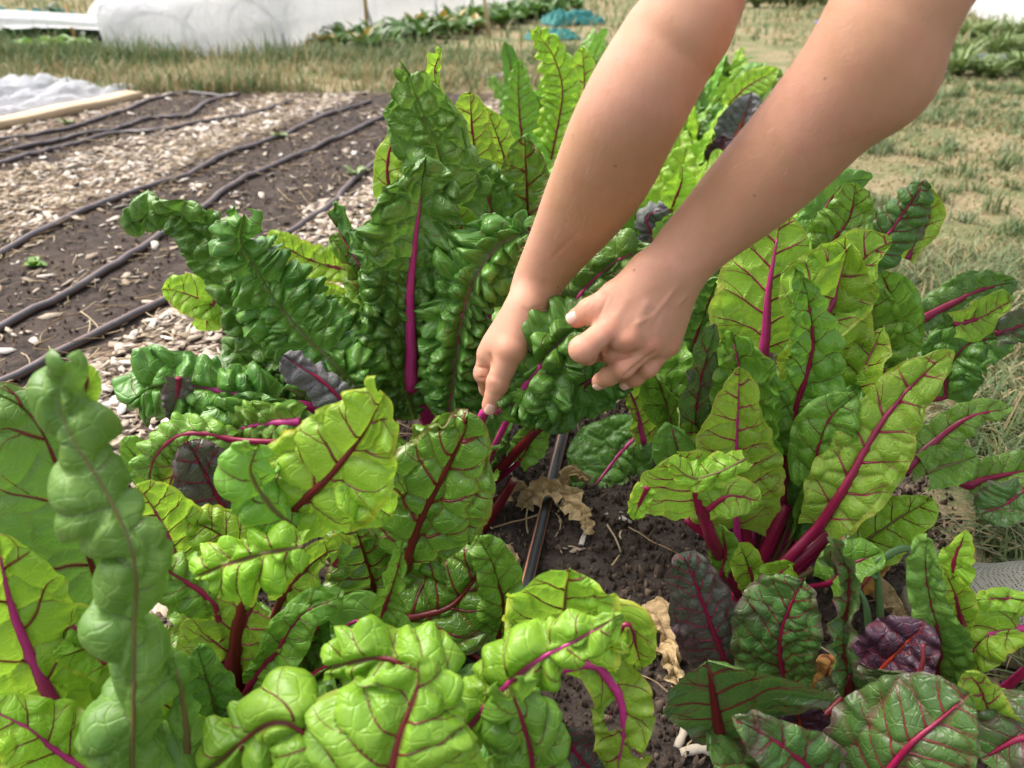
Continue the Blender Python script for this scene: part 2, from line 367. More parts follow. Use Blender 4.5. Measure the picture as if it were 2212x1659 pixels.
    if vm and veins is not False and NS > 34 and max(wl.max(), wr.max()) > .012:
        G_ = []; ph_ = phase + 0 * ta; rv0 = vm[1] * .58 * min(1.25, max(.4, max(wl.max(), wr.max()) / .045))
        for sg_ in (-1, 1):
            colz = [half + sg_ * j for j in range(0, half + 1)]; tz = tt
            lo_, hi_ = ph_[:, half + sg_].min(), ph_[:, half + sg_].max()
            for kph in range(int(math.ceil(lo_ + .15)), int(hi_) + 1):
                for br in ((0, 1) if (kph + sg_) % 2 else (0, -1)):
                    t0 = 0 if br == 0 else .34 + .2 * _h(np.array(kph), np.array(sg_ + br), seed); t1 = .9 if br == 0 else .93
                    pl_ = []
                    for j in range(0, half + 1, 2 if half > 24 else 1):
                        if tz[j] < t0 or tz[j] > t1: continue
                        cj = half + sg_ * max(1, j) if 0 <= half + sg_ * max(1, j) < cols else half
                        tgt = kph + br * .38 * (tz[j] - t0) / (1 - t0) * 1.15
                        col_ = np.maximum.accumulate(ph_[:, cj])
                        if tgt <= col_[0] + .02 or tgt >= col_[-1] - .02: continue
                        ri = np.interp(tgt, col_, np.arange(NS)); i0_ = int(ri); f_ = ri - i0_
                        a_, b_ = (Vx[i0_, cj], Vx[min(i0_ + 1, NS - 1), cj]); nn_ = NN[i0_, cj]
                        pl_.append((a_ * (1 - f_) + b_ * f_ + nn_ * rv0 * (.05 if side > 0 else .35), tz[j]))
                    if len(pl_) < 4: continue
                    pp = np.array([q[0] for q in pl_]); tq = np.array([q[1] for q in pl_])
                    if np.linalg.norm(np.diff(pp, axis=0), axis=1).max() > .012: continue
                    G_.append(tube_geo(pp, rv0 * (1.0 if br == 0 else .5) * (1.12 - tq) ** 1.1 + .00018, 5))
        if G_:
            vv_, ff_ = joinf(G_); mesh_obj('vein', vv_, ff_, SM[vm[0]], o, {'along': np.linspace(0, 3, len(vv_)), 'around': np.zeros(len(vv_))})
    return o
def SL_(stem, p):
    q = np.vstack([np.asarray(stem, float), p]); return np.linalg.norm(np.diff(q, axis=0), axis=1).sum()
cam_pos = (0, 0, CAM_H)
SEED = [100]
def leaf(parent, pts, w, mat='mid', stem=None, **k):
    """a leaf whose spine and half widths are measured on the photograph: pts = (x, y, distance), w = half widths (or (left, right) pairs)"""
    d = _ctrl([p[2] for p in pts], len(w))
    wl = [(a[0] if isinstance(a, tuple) else a) * dd / FPX for a, dd in zip(w, d)]
    wr = [(a[1] if isinstance(a, tuple) else a) * dd / FPX for a, dd in zip(w, d)]
    SEED[0] += 1; k.setdefault('seed', SEED[0])
    P = [at(*p) for p in pts]
    st = None
    if stem is not None: st = [at(*p) if len(p) == 3 else ground_at(*p, -.004) for p in stem]
    return build_leaf(parent, P, wl, wr, mat, st, **k)
def plant(x, y, label, name='chard_plant', cat='chard plant', group='chard plants along the bed'):
    return empty(name, tuple(ground_at(x, y)), label, cat, group)
# ================================================================ GROUND
ca_, sa_ = math.cos(RA), math.sin(RA)
def uv_of(x, y): return x * sa_ + y * ca_, -x * ca_ + y * sa_
def ground_mat():
    m = NT('ground'); g = m.n('TexCoord').outputs['Object']; sp = m.n('SeparateXYZ', {0: g}); X, Y = sp.outputs[0], sp.outputs[1]
    v = m.math('ADD', m.math('MULTIPLY', X, -ca_), m.math('MULTIPLY', Y, sa_))
    nb = m.noise(g, 5, 5, .65)
    v = m.math('ADD', v, m.math('MULTIPLY', m.math('SUBTRACT', nb, .5), .30))
    def band(a, b, s=.03):
        return m.math('MULTIPLY', m.smooth(v, a - s, a + s), m.math('SUBTRACT', 1.0, m.smooth(v, b - s, b + s)))
    # soil
    n1 = m.noise(g, 38, 6, .7); n2 = m.noise(g, 150, 4, .7); n3 = m.noise(g, 4, 3)
    soil = m.mix(m.smooth(n1, .3, .7), (.026, .020, .017), (.085, .066, .055))
    soil = m.mix(m.math('MULTIPLY', m.smooth(n2, .55, .75), .55), soil, (.17, .125, .095))
    soil = m.mix(m.math('MULTIPLY', m.smooth(n3, .4, .7), .3), soil, (.12, .09, .07))
    # bits of chip
    vo = m.n('TexVoronoi', {'Vector': g, 'Scale': 58.0, 'Randomness': 1.0}); vc = m.n('SeparateColor', {0: vo.outputs['Color']})
    chip = m.ramp(vc.outputs[0], [(0, (.13, .09, .065)), (.35, (.34, .25, .17)), (.7, (.47, .37, .26)), (1, (.58, .50, .40))])
    chip = m.mix(m.smooth(vo.outputs['Distance'], .35, .62), chip, (.09, .06, .045))
    cz = m.math('MAXIMUM', band(.52, 1.0), band(1.62, 2.02)); cz = m.math('MAXIMUM', cz, band(2.42, 2.9))
    cz = m.math('MULTIPLY', cz, m.math('SUBTRACT', 1.0, m.smooth(Y, 3.7, 3.85)))
    col = m.mix(m.math('MULTIPLY', cz, .9), soil, chip)
    # lawn and far field
    l1 = m.noise(g, 2.6, 5, .6); l2 = m.noise(g, 60, 4, .7)
    gr = m.mix(m.smooth(l2, .35, .65), (.16, .14, .07), (.33, .26, .155))
    gr = m.mix(m.math('MULTIPLY', m.smooth(l1, .44, .60), .65), gr, (.085, .125, .045))
    lz = m.math('MAXIMUM', m.math('SUBTRACT', 1.0, m.smooth(v, -.40, -.30)), m.smooth(Y, 3.72, 3.9))
    col = m.mix(lz, col, gr)
    h = m.math('ADD', m.math('MULTIPLY', n1, .8), m.math('MULTIPLY', n2, .3))
    h = m.math('ADD', h, m.math('MULTIPLY', m.math('MULTIPLY', vo.outputs['Distance'], cz), -.5))
    bump = m.n('Bump', {'Strength': .9, 'Distance': .012, 'Height': h})
    p = m.n('BsdfPrincipled', {'Base Color': col, 'Roughness': .95, 'Normal': bump.outputs[0], 'Specular IOR Level': .15})
    return m.done(p.outputs[0])
def graded(a, b, step, far_a, far_b, g=1.09):
    c = list(np.arange(a, b, step)); s = step; x = c[-1]
    while x < far_b: s *= g; x += s; c.append(x)
    s = step; x = a; lo = []
    while x > far_a: s *= g; x -= s; lo.append(x)
    return np.array(lo[::-1] + c)
gx = graded(-1.2, 1.2, .009, -120, 120); gy = graded(.2, 2.2, .009, -30, 220)
def gheight(x, y):
    u, v = uv_of(x, y)
    soil = np.clip((v + .33) / .06, 0, 1) * np.clip((3.8 - y) / .1, 0, 1)
    near = np.clip((6 - y) / 2, 0, 1)
    z = .010 * fbm(x / .12, y / .12, 5, 3) * near + .0055 * np.abs(fbm(x / .022, y / .022, 6, 3)) * soil * near
    z -= .02 * np.exp(-((v - 1.0) / .05) ** 2) * soil * near * .4
    return z
GX, GY = np.meshgrid(gx, gy); GZ = gheight(GX, GY)
nx, ny = len(gx), len(gy); ii = np.arange(nx * ny).reshape(ny, nx)
tag(mesh_obj('ground', np.stack([GX, GY, GZ], -1).reshape(-1, 3), np.stack([ii[:-1, :-1], ii[:-1, 1:], ii[1:, 1:], ii[1:, :-1]], -1).reshape(-1, 4), ground_mat()), kind='structure')

rs = np.random.RandomState(4)
def rnd_col_mat(name, stops, rough=.8, transl=0, bumpy=0):
    m = NT(name); a = m.attr('rnd').outputs['Fac']; col = m.ramp(a, stops)
    g = m.n('TexCoord').outputs['Object']
    n = m.noise(g, 120, 3, .6); col = m.mix(m.math('MULTIPLY', n, .35), col, (.10, .07, .045)) if bumpy else col
    ins = {'Base Color': col, 'Roughness': rough, 'Specular IOR Level': .25}
    if bumpy: ins['Normal'] = m.n('Bump', {'Strength': .5, 'Distance': .001, 'Height': m.noise(g, 300, 3, .6)}).outputs[0]
    p = m.n('BsdfPrincipled', ins)
    if not transl: return m.done(p.outputs[0])
    t = m.n('BsdfTranslucent', {'Color': col}); return m.done(m.n('MixShader', {0: transl, 1: p.outputs[0], 2: t.outputs[0]}).outputs[0])

# wood chips: little split flakes, each with its own outline, tilt and tone
def scatter_uv(n, u0, u1, v0, v1, pow_=1.0):
    u = u0 + (u1 - u0) * rs.rand(n) ** pow_; v = v0 + (v1 - v0) * rs.rand(n)
    return u * sa_ - v * ca_, u * ca_ + v * sa_
def flakes(name, x, y, Lmin, Lmax, asp, mat, tilt=.35, seed=0, lift=.003, kind='stuff', thick=.05):
    n = len(x); z = gheight(x, y); k = 6
    Ls = (Lmin + (Lmax - Lmin) * rs.rand(n) ** 2.2) * .5; Ws = Ls * (asp[0] + (asp[1] - asp[0]) * rs.rand(n)); th = np.minimum(Ls * thick, .0022) + .0003 + .004 * (thick > .3) * Ls / .01
    a = rs.rand(n) * 6.283; tx = rs.randn(n) * tilt; ty = rs.randn(n) * tilt
    ang = np.array([.45, 1.57, 2.69, 3.59, 4.71, 5.83])[None] + rs.randn(n, k) * .22
    rad = 1 + rs.randn(n, k) * .20
    px = np.sign(np.cos(ang)) * np.abs(np.cos(ang)) ** .5 * rad * Ls[:, None]; py = np.sin(ang) * rad * Ws[:, None]
    V = []
    for sgn in (1, -1):
        qx = px * np.cos(a)[:, None] - py * np.sin(a)[:, None]; qy = px * np.sin(a)[:, None] + py * np.cos(a)[:, None]
        qz = qx * tx[:, None] + qy * ty[:, None] + sgn * th[:, None]
        V.append(np.stack([x[:, None] + qx, y[:, None] + qy, z[:, None] + np.abs(tx * Ls)[:, None] * .6 + lift + qz], -1))
    V = np.concatenate(V, 1)                       # n, 2k, 3
    off = (np.arange(n) * 2 * k)[:, None]
    top = off + np.arange(k)[None]; F = [tuple(r) for r in top]
    j = np.arange(k); side = np.stack([j, j + k, (j + 1) % k + k, (j + 1) % k], -1)
    F += [tuple(q) for q in (off[:, :, None] + side[None]).reshape(-1, 4)]
    o = mesh_obj(name, V.reshape(-1, 3), F, mat, None, {'rnd': np.repeat(rs.rand(n), 2 * k)}, smooth=False)
    return tag(o, kind=kind)
chip_m = rnd_col_mat('wood_chip', [(0, (.12, .09, .065)), (.12, (.27, .21, .15)), (.4, (.42, .34, .26)), (.7, (.54, .46, .37)), (.9, (.62, .56, .49)), (1, (.66, .62, .56))], .85, bumpy=1)
def zone(n, u0, u1, v0, v1, jit=.07, pw=1.6):
    x, y = scatter_uv(n, u0, u1, v0, v1, pw)
    nn = fbm(x / .2, y / .2, 77, 2) * jit * 2; return x - nn * ca_, y + nn * sa_
xs_, ys_ = [], []
for q in [(20000, -.2, 3.7, .50, 1.0), (9000, 1.0, 3.9, 1.62, 2.02), (900, 2.0, 3.8, 2.42, 2.62), (900, .4, 3.3, 1.0, 1.6), (240, 1.9, 3.6, 2.0, 2.45)]:
    a_, b_ = zone(*q); xs_.append(a_); ys_.append(b_)
x, y = np.concatenate(xs_), np.concatenate(ys_); k_ = y < 3.8
flakes('wood_chips', x[k_], y[k_], .006, .040, (.22, .7), chip_m, .2, thick=.03)
xa, ya = scatter_uv(230, .15, 1.4, -.3, .48); flakes('wood_chips', xa, ya, .004, .022, (.15, .6), chip_m)
# soil crumbs
clod_m = rnd_col_mat('soil_crumb', [(0, (.022, .015, .012)), (.5, (.06, .042, .033)), (.85, (.11, .08, .06)), (1, (.22, .16, .11))], 1.0, bumpy=1)
xa, ya = scatter_uv(30000, -.2, 1.35, -.35, .5); xb, yb = scatter_uv(4500, .6, 3.3, 1.02, 1.58); xc, yc = scatter_uv(1500, 1.9, 3.6, 2.0, 2.45)
flakes('soil_crumbs', np.r_[xa, xb, xc], np.r_[ya, yb, yc], .0012, .0085, (.35, 1.0), clod_m, .8, thick=.5, lift=.0005)
# straw and dry stem bits
def strands(name, x, y, L, rad, mat, lift=.003, seed=1):
    rr = np.random.RandomState(seed); V, F, A = [], [], []
    for i in range(len(x)):
        l = L[0] + (L[1] - L[0]) * rr.rand() ** 2; a = rr.rand() * 6.283; b = a + rr.randn() * .7; t = np.linspace(0, 1, 5)
        aa = a + (b - a) * t; P = np.stack([x[i] + np.cumsum(np.cos(aa)) * l / 5, y[i] + np.cumsum(np.sin(aa)) * l / 5, 0 * t], 1)
        P[:, 2] = gheight(P[:, 0], P[:, 1]) + lift + rr.rand() * .006 + rr.rand() * .03 * l / .1 * t * (rr.rand() < .4)
        v, f = tube_geo(P, rad * (.6 + .8 * rr.rand()), 4, up=(0, 0, 1)); V.append(v); F.append(f); A.append(np.full(len(v), rr.rand()))
    Vv, Ff = joinf(list(zip(V, F)))
    return tag(mesh_obj(name, Vv, Ff, mat, None, {'rnd': np.concatenate(A)}), kind='stuff')
straw_m = rnd_col_mat('dry_straw', [(0, (.16, .10, .05)), (.4, (.36, .26, .14)), (1, (.52, .42, .27))], .7)
xa, ya = scatter_uv(330, .15, 1.3, -.33, .48); xb, yb = zone(1500, .8, 3.5, .9, 2.6)
xc, yc = zone(1500, .5, 3.6, .5, 1.05); xd, yd = zone(1200, 1.2, 3.8, 1.55, 2.1); kk_ = fbm(np.r_[xc, xd] / .25, np.r_[yc, yd] / .25, 44, 2) > -.05
strands('straw', np.r_[xa, xb, np.r_[xc, xd][kk_]], np.r_[ya, yb, np.r_[yc, yd][kk_]], (.02, .11), .0010, straw_m)

# ================================================================ DRIP HOSES
def hose_mat(name, base, stripe, hi):
    m = NT(name); ar = m.attr('around').outputs['Fac']; n = m.noise(m.n('TexCoord').outputs['Object'], 30, 4, .6)
    st = m.math('SUBTRACT', 1.0, m.smooth(m.math('ABSOLUTE', m.math('SUBTRACT', ar, .5)), .035, .05), clamp=True)
    st2 = m.math('SUBTRACT', 1.0, m.smooth(m.math('ABSOLUTE', m.math('SUBTRACT', ar, .0)), .03, .045), clamp=True)
    col = m.mix(m.math('MULTIPLY', m.smooth(n, .45, .7), .5), base, hi); col = m.mix(m.math('MAXIMUM', st, st2), col, stripe)
    return m.done(m.n('BsdfPrincipled', {'Base Color': col, 'Roughness': m.math('ADD', .3, m.math('MULTIPLY', n, .25))}).outputs[0])
HG = hose_mat('weathered_grey_hose', (.050, .044, .048), (.20, .09, .055), (.115, .10, .105)); HB = hose_mat('black_hose', (.015, .015, .016), (.38, .17, .09), (.05, .045, .045))
def hose(pts, label, mat, rad=.0088, uprot=0, lift=.0, group='drip hoses lying on the soil'):
    P = []
    for p in pts:
        q = ground_at(p[0], p[1], rad) if len(p) == 2 else np.array(p, float)
        P.append(q)
    X, L = spline(P, 90); X[:, 2] = gheight(X[:, 0], X[:, 1]) + rad * .9 + lift
    X[:, 2] += .004 * np.maximum(0, fbm(np.linspace(0, L / .3, 90), np.zeros(90), len(pts)))
    k = 16; V, F = tube_geo(X, rad, k, .92, up=(uprot, 0, 1))
    ar = np.concatenate([np.tile((np.arange(k) / k * 2) % 1.0, 90), [0, 0]])
    return tag(mesh_obj('drip_hose', V, F, mat, None, {'around': ar}), label, 'drip hose', group)
def gp(x, y): return tuple(ground_at(x, y, .009))
hose([(*row_xy(-.5, 1.12), .009), (-260, 985), (-100, 880), (0, 822), (170, 737), (340, 646), (470, 577), (575, 520), (650, 480), (720, 432), (760, 385), (830, 336), (930, 290)], 'grey drip hose nearest the chard row, bending beside the chip path', HG)
hose([(*row_xy(-.5, 1.2), .009), (-250, 860), (0, 712), (180, 612), (350, 506), (440, 443), (500, 400), (600, 350), (720, 300), (830, 252), (930, 215)], 'grey drip hose in the middle of the bare bed, behind the curled leaf', HG)
hose([(*row_xy(-.3, 1.5), .009), (-250, 680), (0, 550), (130, 480), (250, 425), (400, 375), (500, 330), (600, 296), (700, 250), (800, 218)], 'grey drip hose along the far edge of the bare bed by the chips', HG)
hose([(-150, 400), (0, 355), (120, 318), (250, 287), (340, 283), (450, 262), (560, 240), (632, 216)], 'dark drip hose running beside the pale chips in the far bed', HG)
hose([(-150, 370), (0, 330), (120, 302), (230, 283), (320, 258), (400, 250), (440, 225), (480, 208), (520, 205)], 'wavy brown drip hose between two others in the far bed', HG)
hose([(-150, 335), (0, 302), (150, 275), (250, 245), (330, 215), (400, 200), (450, 204), (510, 207)], 'thin drip hose of the far bed closest to the wooden board', HG)
c0 = gp(1140, 1250); c1 = gp(1220, 920); dv_ = np.array(c1) - np.array(c0)
hose([tuple(np.array(c0) + dv_ * t) for t in (-1.3, -.6, 0, .35, .7, 1, 2, 3.4, 5)], 'black drip hose with a copper stripe between the chard plants', HB, uprot=-.55)

# ================================================================ GRASS
def blades(name, x, y, h, w, bend, rn, mat, z0=None):
    n = len(x); a = rs.rand(n) * 6.283; z = gheight(x, y) if z0 is None else z0
    h = np.broadcast_to(h, (n,)); w = np.broadcast_to(w, (n,)); bd = np.broadcast_to(bend, (n,)) * (.4 + rs.rand(n))
    V = []; ts_ = (0, .4, .75)
    fx, fy = np.cos(a), np.sin(a)
    for t in ts_ + (1.0,):
        r = np.sin(np.minimum(bd * t, 1.5)) * h * t; zz = np.cos(np.minimum(bd * t, 1.5)) * h * t
        c = np.stack([x + fx * r, y + fy * r, z + zz], -1); ww = (w * (1 - t ** 1.6) * .5)[:, None]
        sd_ = np.stack([-fy, fx, 0 * fx], -1) * ww
        if t < 1: V += [c - sd_, c + sd_]
        else: V += [c]
    V = np.stack(V, 1); o = (np.arange(n) * 7)[:, None]
    Q = np.array([[0, 1, 3, 2], [2, 3, 5, 4]]); F = [tuple(q) for q in (o[:, :, None] + Q[None]).reshape(-1, 4)] + [tuple(q) for q in (o + np.array([[4, 5, 6]]))]
    return tag(mesh_obj(name, V.reshape(-1, 3), F, mat, None, {'rnd': np.repeat(rn, 7)}), kind='stuff')
grass_m = rnd_col_mat('grass_blade', [(0, (.40, .31, .17)), (.3, (.30, .25, .12)), (.42, (.17, .20, .08)), (.7, (.11, .17, .06)), (.9, (.16, .21, .10)), (1, (.30, .34, .20))], .5, .3)
# lawn to the right of the bed
x, y = [], []
for n, X0, X1, Y0, Y1 in ((80000, .3, 1.8, -.3, 1.7), (60000, .4, 3.2, 1.2, 4.2), (50000, .5, 8, 3.5, 11)):
    x.append(X0 + (X1 - X0) * rs.rand(n)); y.append(Y0 + (Y1 - Y0) * rs.rand(n) ** 1.15)
x, y = np.concatenate(x), np.concatenate(y); u, v = uv_of(x, y)
patch = fbm(x / .55, y / .35, 31, 3) + .6 * np.clip(1.7 - y, -.15, 1) + .12
edge = v < -.36 + .04 * fbm(y / .1, y * 0, 3)
keep = edge & (rs.rand(len(x)) < np.clip(.6 + patch, .25, 1)); x, y, patch = x[keep], y[keep], patch[keep]
dist = np.hypot(x, y); lush = np.clip(.5 + patch * 1.4, 0, 1)
hh = (.02 + .06 * lush * rs.rand(len(x))) * np.clip(2.3 - .75 * y, .75, 1.7); ww = np.where(y < 1.4, .0034, .0018) + .0016 * dist
rn = np.where(rs.rand(len(x)) < .14 + .62 * lush, .45 + .55 * rs.rand(len(x)), .4 * rs.rand(len(x)))
blades('lawn_grass', x, y, hh, ww, .9 + .5 * rs.rand(len(x)), rn, grass_m)
tc = 900; cx = .35 + 3.4 * rs.rand(tc); cy = .1 + 4.2 * rs.rand(tc) ** 1.2; uu, vv = uv_of(cx, cy); k2 = (vv < -.40) & (fbm(cx / .4, cy / .3, 37, 2) > -.15); cx, cy = cx[k2], cy[k2]
nb = 26; x = np.repeat(cx, nb) + rs.randn(len(cx) * nb) * .016; y = np.repeat(cy, nb) + rs.randn(len(cx) * nb) * .016; hb = np.repeat(.035 + .05 * rs.rand(len(cx)), nb)
blades('grass_tufts', x, y, hb * (.5 + .7 * rs.rand(len(x))), .0034 + .0008 * y, .7 + .6 * rs.rand(len(x)), np.clip(np.repeat(.5 + .4 * rs.rand(len(cx)), nb) + .12 * rs.randn(len(x)), 0, 1), grass_m)
# tussocky strip beyond the beds and the field past it
n = 75000; x = -6 + 9 * rs.rand(n); y = 3.75 + 1.6 * rs.rand(n); u, v = uv_of(x, y)
cl = fbm(x / .35, y / .2, 91, 2); keep = (rs.rand(n) < np.clip(.45 + cl, .1, 1)) & (v > .1); x, y, cl = x[keep], y[keep], cl[keep]
band_ = np.exp(-((y - 4.45) / .2) ** 2)
hh = (.03 + .06 * rs.rand(len(x))) * (1 + 1.2 * np.clip(cl, 0, 1)) * (.6 + .8 * rs.rand(len(x))) + .10 * rs.rand(len(x)) * (np.abs(y - 4.8) < .15) * (x < -.9)
rn = np.where(rs.rand(len(x)) < .35 + cl * .5 + .4 * (y > 4.5), .42 + .5 * rs.rand(len(x)), .38 * rs.rand(len(x)))
blades('tussock_grass', x, y, hh, .007 + .003 * rs.rand(len(x)), .35 + .6 * rs.rand(len(x)), rn, grass_m)
n = 16000; x = -9 + 16 * rs.rand(n); y = 5.3 + 9 * rs.rand(n); cl = fbm(x / .8, y / .8, 95, 2)
keep = rs.rand(n) < .5 + cl; x, y = x[keep], y[keep]
blades('field_grass', x, y, .05 + .09 * rs.rand(len(x)), .014 + .01 * rs.rand(len(x)), .4 + .5 * rs.rand(len(x)), np.where(rs.rand(len(x)) < .6, .45 + .5 * rs.rand(len(x)), .38 * rs.rand(len(x))), grass_m)

# ================================================================ ROW COVERS, SHEET, BOARD
def fabric_mat(name, col=(.90, .90, .91), see=.13, rough=.8):
    m = NT(name); g = m.n('TexCoord').outputs['Object']; w = m.noise(g, 9, 6, .65, 1.2); w2 = m.noise(g, 40, 3, .5)
    b = m.n('Bump', {'Strength': .9, 'Distance': .04, 'Height': m.math('ADD', w, m.math('MULTIPLY', w2, .1))})
    p = m.n('BsdfPrincipled', {'Base Color': (*col, 1), 'Roughness': rough, 'Normal': b.outputs[0], 'Specular IOR Level': .2})
    t = m.n('BsdfTranslucent', {'Color': (*col, 1)}); tr = m.n('BsdfTransparent')
    a = m.n('MixShader', {0: .5, 1: p.outputs[0], 2: t.outputs[0]})
    return m.done(m.n('MixShader', {0: m.math('MULTIPLY', m.math('ADD', .6, w), see), 1: a.outputs[0], 2: tr.outputs[0]}).outputs[0])
FAB = fabric_mat('white_fleece')
def plain(name, c, rough=.6, bump=0, sc=60, spec=.5, c2=None, stretch=None):
    m = NT(name); g = m.n('TexCoord').outputs['Object']
    if stretch: g = m.n('Mapping', {'Vector': g, 'Scale': stretch}).outputs[0]
    n = m.noise(g, sc, 4, .6)
    col = m.mix(n, c, c2 or tuple(v * .65 for v in c)); ins = {'Base Color': col, 'Roughness': rough, 'Specular IOR Level': spec}
    if bump: ins['Normal'] = m.n('Bump', {'Strength': bump, 'Distance': .003, 'Height': n}).outputs[0]
    return m.done(m.n('BsdfPrincipled', ins).outputs[0])
HOOP = plain('pale_plastic_hoop', (.62, .62, .6), .4); WOOD = plain('pale_board', (.60, .47, .31), .7, .4, 14, .3, (.42, .30, .18)); STK = plain('cane', (.50, .30, .10), .6, .3, 30, .3)
def tunnel(u0, u1, vc, hw, ht, label, nseg=90, nh=5, seed=3, first=.0):
    t = empty('row_cover', (*row_xy(u0, vc), 0), label, 'row cover', 'white row covers')
    us = np.linspace(0, 1, nseg) ** 1.5 * (u1 - u0) + u0; th = np.linspace(0, math.pi, 41)
    U, TH = np.meshgrid(us, th, indexing='ij')
    hp = np.abs(np.sin((U - u0 - first) / 1.15 * math.pi)) ** .8
    sag = 1 - .12 * hp * np.sin(TH) ; wob = 1 + .05 * fbm(U / .5, TH * 1.3, seed, 3)
    vv = vc + hw * np.cos(TH) * wob * (1 + .05 * fbm(U / .16, TH * .4, seed + 2)); zz = ht * np.sin(TH) ** .8 * sag * wob
    closing = np.clip((U - u0) / .16, 0, 1) ** .5; zz = zz * closing + .0 ; zz += .004
    vv = vc + (vv - vc) * (.80 + .20 * closing)
    X, Y = row_xy(U, vv) if False else (U * sa_ - vv * ca_, U * ca_ + vv * sa_)
    i2 = np.arange(U.size).reshape(U.shape)
    mesh_obj('cover', np.stack([X, Y, zz], -1).reshape(-1, 3), np.stack([i2[:-1, :-1], i2[:-1, 1:], i2[1:, 1:], i2[1:, :-1]], -1).reshape(-1, 4), FAB, t)
    for k in range(nh):
        uh = u0 + .16 + first + k * 1.15; tt_ = np.linspace(0, math.pi, 24)
        P = np.array([(*row_xy(uh, vc + hw * .97 * math.cos(q)), ht * .965 * math.sin(q) ** .8) for q in tt_])
        v_, f_ = tube_geo(P, .009, 6); mesh_obj('hoop', v_, f_, HOOP, t)
    return t
def draped(label):
    """fleece draped over two rows of hoops: a curtain-like end, then a long side running back along the bed"""
    t = empty('row_cover', (*row_xy(4.5, 3.0), 0), label, 'row cover', 'white row covers')
    A0 = np.array(row_xy(11.0, 3.95)); A1 = np.array(row_xy(4.30, 3.75)); A2 = np.array(row_xy(4.50, 2.62)); A3 = np.array(row_xy(17.0, 2.25))
    path = []
    for a, b, n in ((A0, A1, 60), (A1, A2, 110), (A2, A3, 260)):
        w = np.linspace(0, 1, n, endpoint=False)[:, None] ** (1.6 if a is A2 else 1); path.append(a + (b - a) * w)
    P = np.vstack(path); ker = np.hanning(15); ker /= ker.sum(); Pp = np.pad(P, ((7, 7), (0, 0)), mode='edge'); P = np.stack([np.convolve(Pp[:, i], ker, 'valid') for i in (0, 1)], 1)
    T = np.gradient(P, axis=0); T /= np.linalg.norm(T, axis=1)[:, None]; Nn = np.stack([T[:, 1], -T[:, 0]], 1)        # outward
    S = np.concatenate([[0], np.cumsum(np.linalg.norm(np.diff(P, axis=0), axis=1))]); c_ = (A1 + A2) / 2
    if np.dot(Nn[100], c_ - np.array(row_xy(6, 3.2))) < 0: Nn = -Nn
    ux = np.clip((P[:, 0] + 2.55) / 1.2, 0, 3)
    H = .255 + .16 * np.clip(ux, 0, 1) ** 1.2 + .03 * np.abs(np.sin(S * 2.6)) 
    q = np.linspace(0, 1, 34)
    inset = .02 + .16 * q ** 2 + .55 * np.clip(q - .72, 0, 1) ** 1.1; zz = np.sin(np.clip(q / .78, 0, 1) * math.pi / 2) ** .9
    SS, QQ = np.meshgrid(S, q, indexing='ij')
    wr = .030 * fbm(SS / .12, QQ * 1.2, 3, 3) * (1 - .5 * QQ) + .014 * np.abs(fbm(SS / .05, QQ * .8 + SS, 5, 3)) * (1 - QQ) + .03 * fbm(SS / .6, QQ * 2, 7) + .022 * np.abs(np.sin(SS * 2.6)) ** .5 * np.sin(QQ * 3)
    ins = -inset[None] + wr
    X = P[:, 0][:, None] + Nn[:, 0][:, None] * ins; Y = P[:, 1][:, None] + Nn[:, 1][:, None] * ins
    Z = H[:, None] * zz[None] + .012 * fbm(SS / .2, QQ * 3, 9) * QQ + .003 - .05 * np.clip(QQ - .8, 0, 1) * np.abs(np.sin(SS * 2.6 + 1.5))
    i2 = np.arange(X.size).reshape(X.shape)
    mesh_obj('cover', np.stack([X, Y, Z], -1).reshape(-1, 3), np.stack([i2[:-1, :-1], i2[:-1, 1:], i2[1:, 1:], i2[1:, :-1]], -1).reshape(-1, 4), FAB, t)
    for uu, v0, hw, ht in ((4.50, 3.42, .30, .235), (4.62, 2.98, .36, .33), (5.6, 3.3, .34, .27), (5.8, 2.92, .36, .37), (7.0, 3.3, .34, .30), (7.2, 2.9, .36, .38), (9, 2.9, .36, .38)):
        P3 = np.array([(*row_xy(uu, v0 + hw * math.cos(a)), ht * math.sin(a) ** .8) for a in np.linspace(0, math.pi, 24)]); v_, f_ = tube_geo(P3, .012, 6); mesh_obj('hoop', v_, f_, HOOP, t)
draped('long white fleece row cover draped over hoops behind the wooden stakes')
tunnel(5.6, 14.0, 4.5, .5, .30, 'white row cover behind the small rounded one, far left', seed=19)
tunnel(5.0, 12.0, -3.3, 1.1, .42, 'white row cover at the top right beyond the weeds', seed=29)
# sagging sheet strung in front of the dark plants at far left
U, W_ = np.meshgrid(np.linspace(-5.6, -2.35, 70), np.linspace(0, 1, 16), indexing='ij')
zt = .212 + .03 * np.abs(np.sin(U * 2.4)) + .01 * fbm(U * 4, W_ * 2, 2); zb = .075 + .05 * np.sin(U * 1.9 + 1)
Z = zt * (1 - W_) + zb * W_; Yy = 5.35 - .16 * np.sin(W_ * math.pi) + .12 * W_ + .03 * fbm(U * 3, W_ * 3, 8)
i2 = np.arange(U.size).reshape(U.shape); Qg = np.stack([i2[:-1, :-1], i2[:-1, 1:], i2[1:, 1:], i2[1:, :-1]], -1).reshape(-1, 4)
st_ = empty('hung_fleece', (-3.6, 5.35, 0), 'strip of white fleece sagging between low posts above dark plants', 'fleece')
mesh_obj('cloth', np.stack([U, Yy, Z], -1).reshape(-1, 3), Qg, FAB, st_)
for px_ in (-5.4, -4.1, -2.8):
    v_, f_ = tube_geo([(px_, 5.37, -.02), (px_, 5.37, .27)], .01, 6); mesh_obj('post', v_, f_, STK, st_)
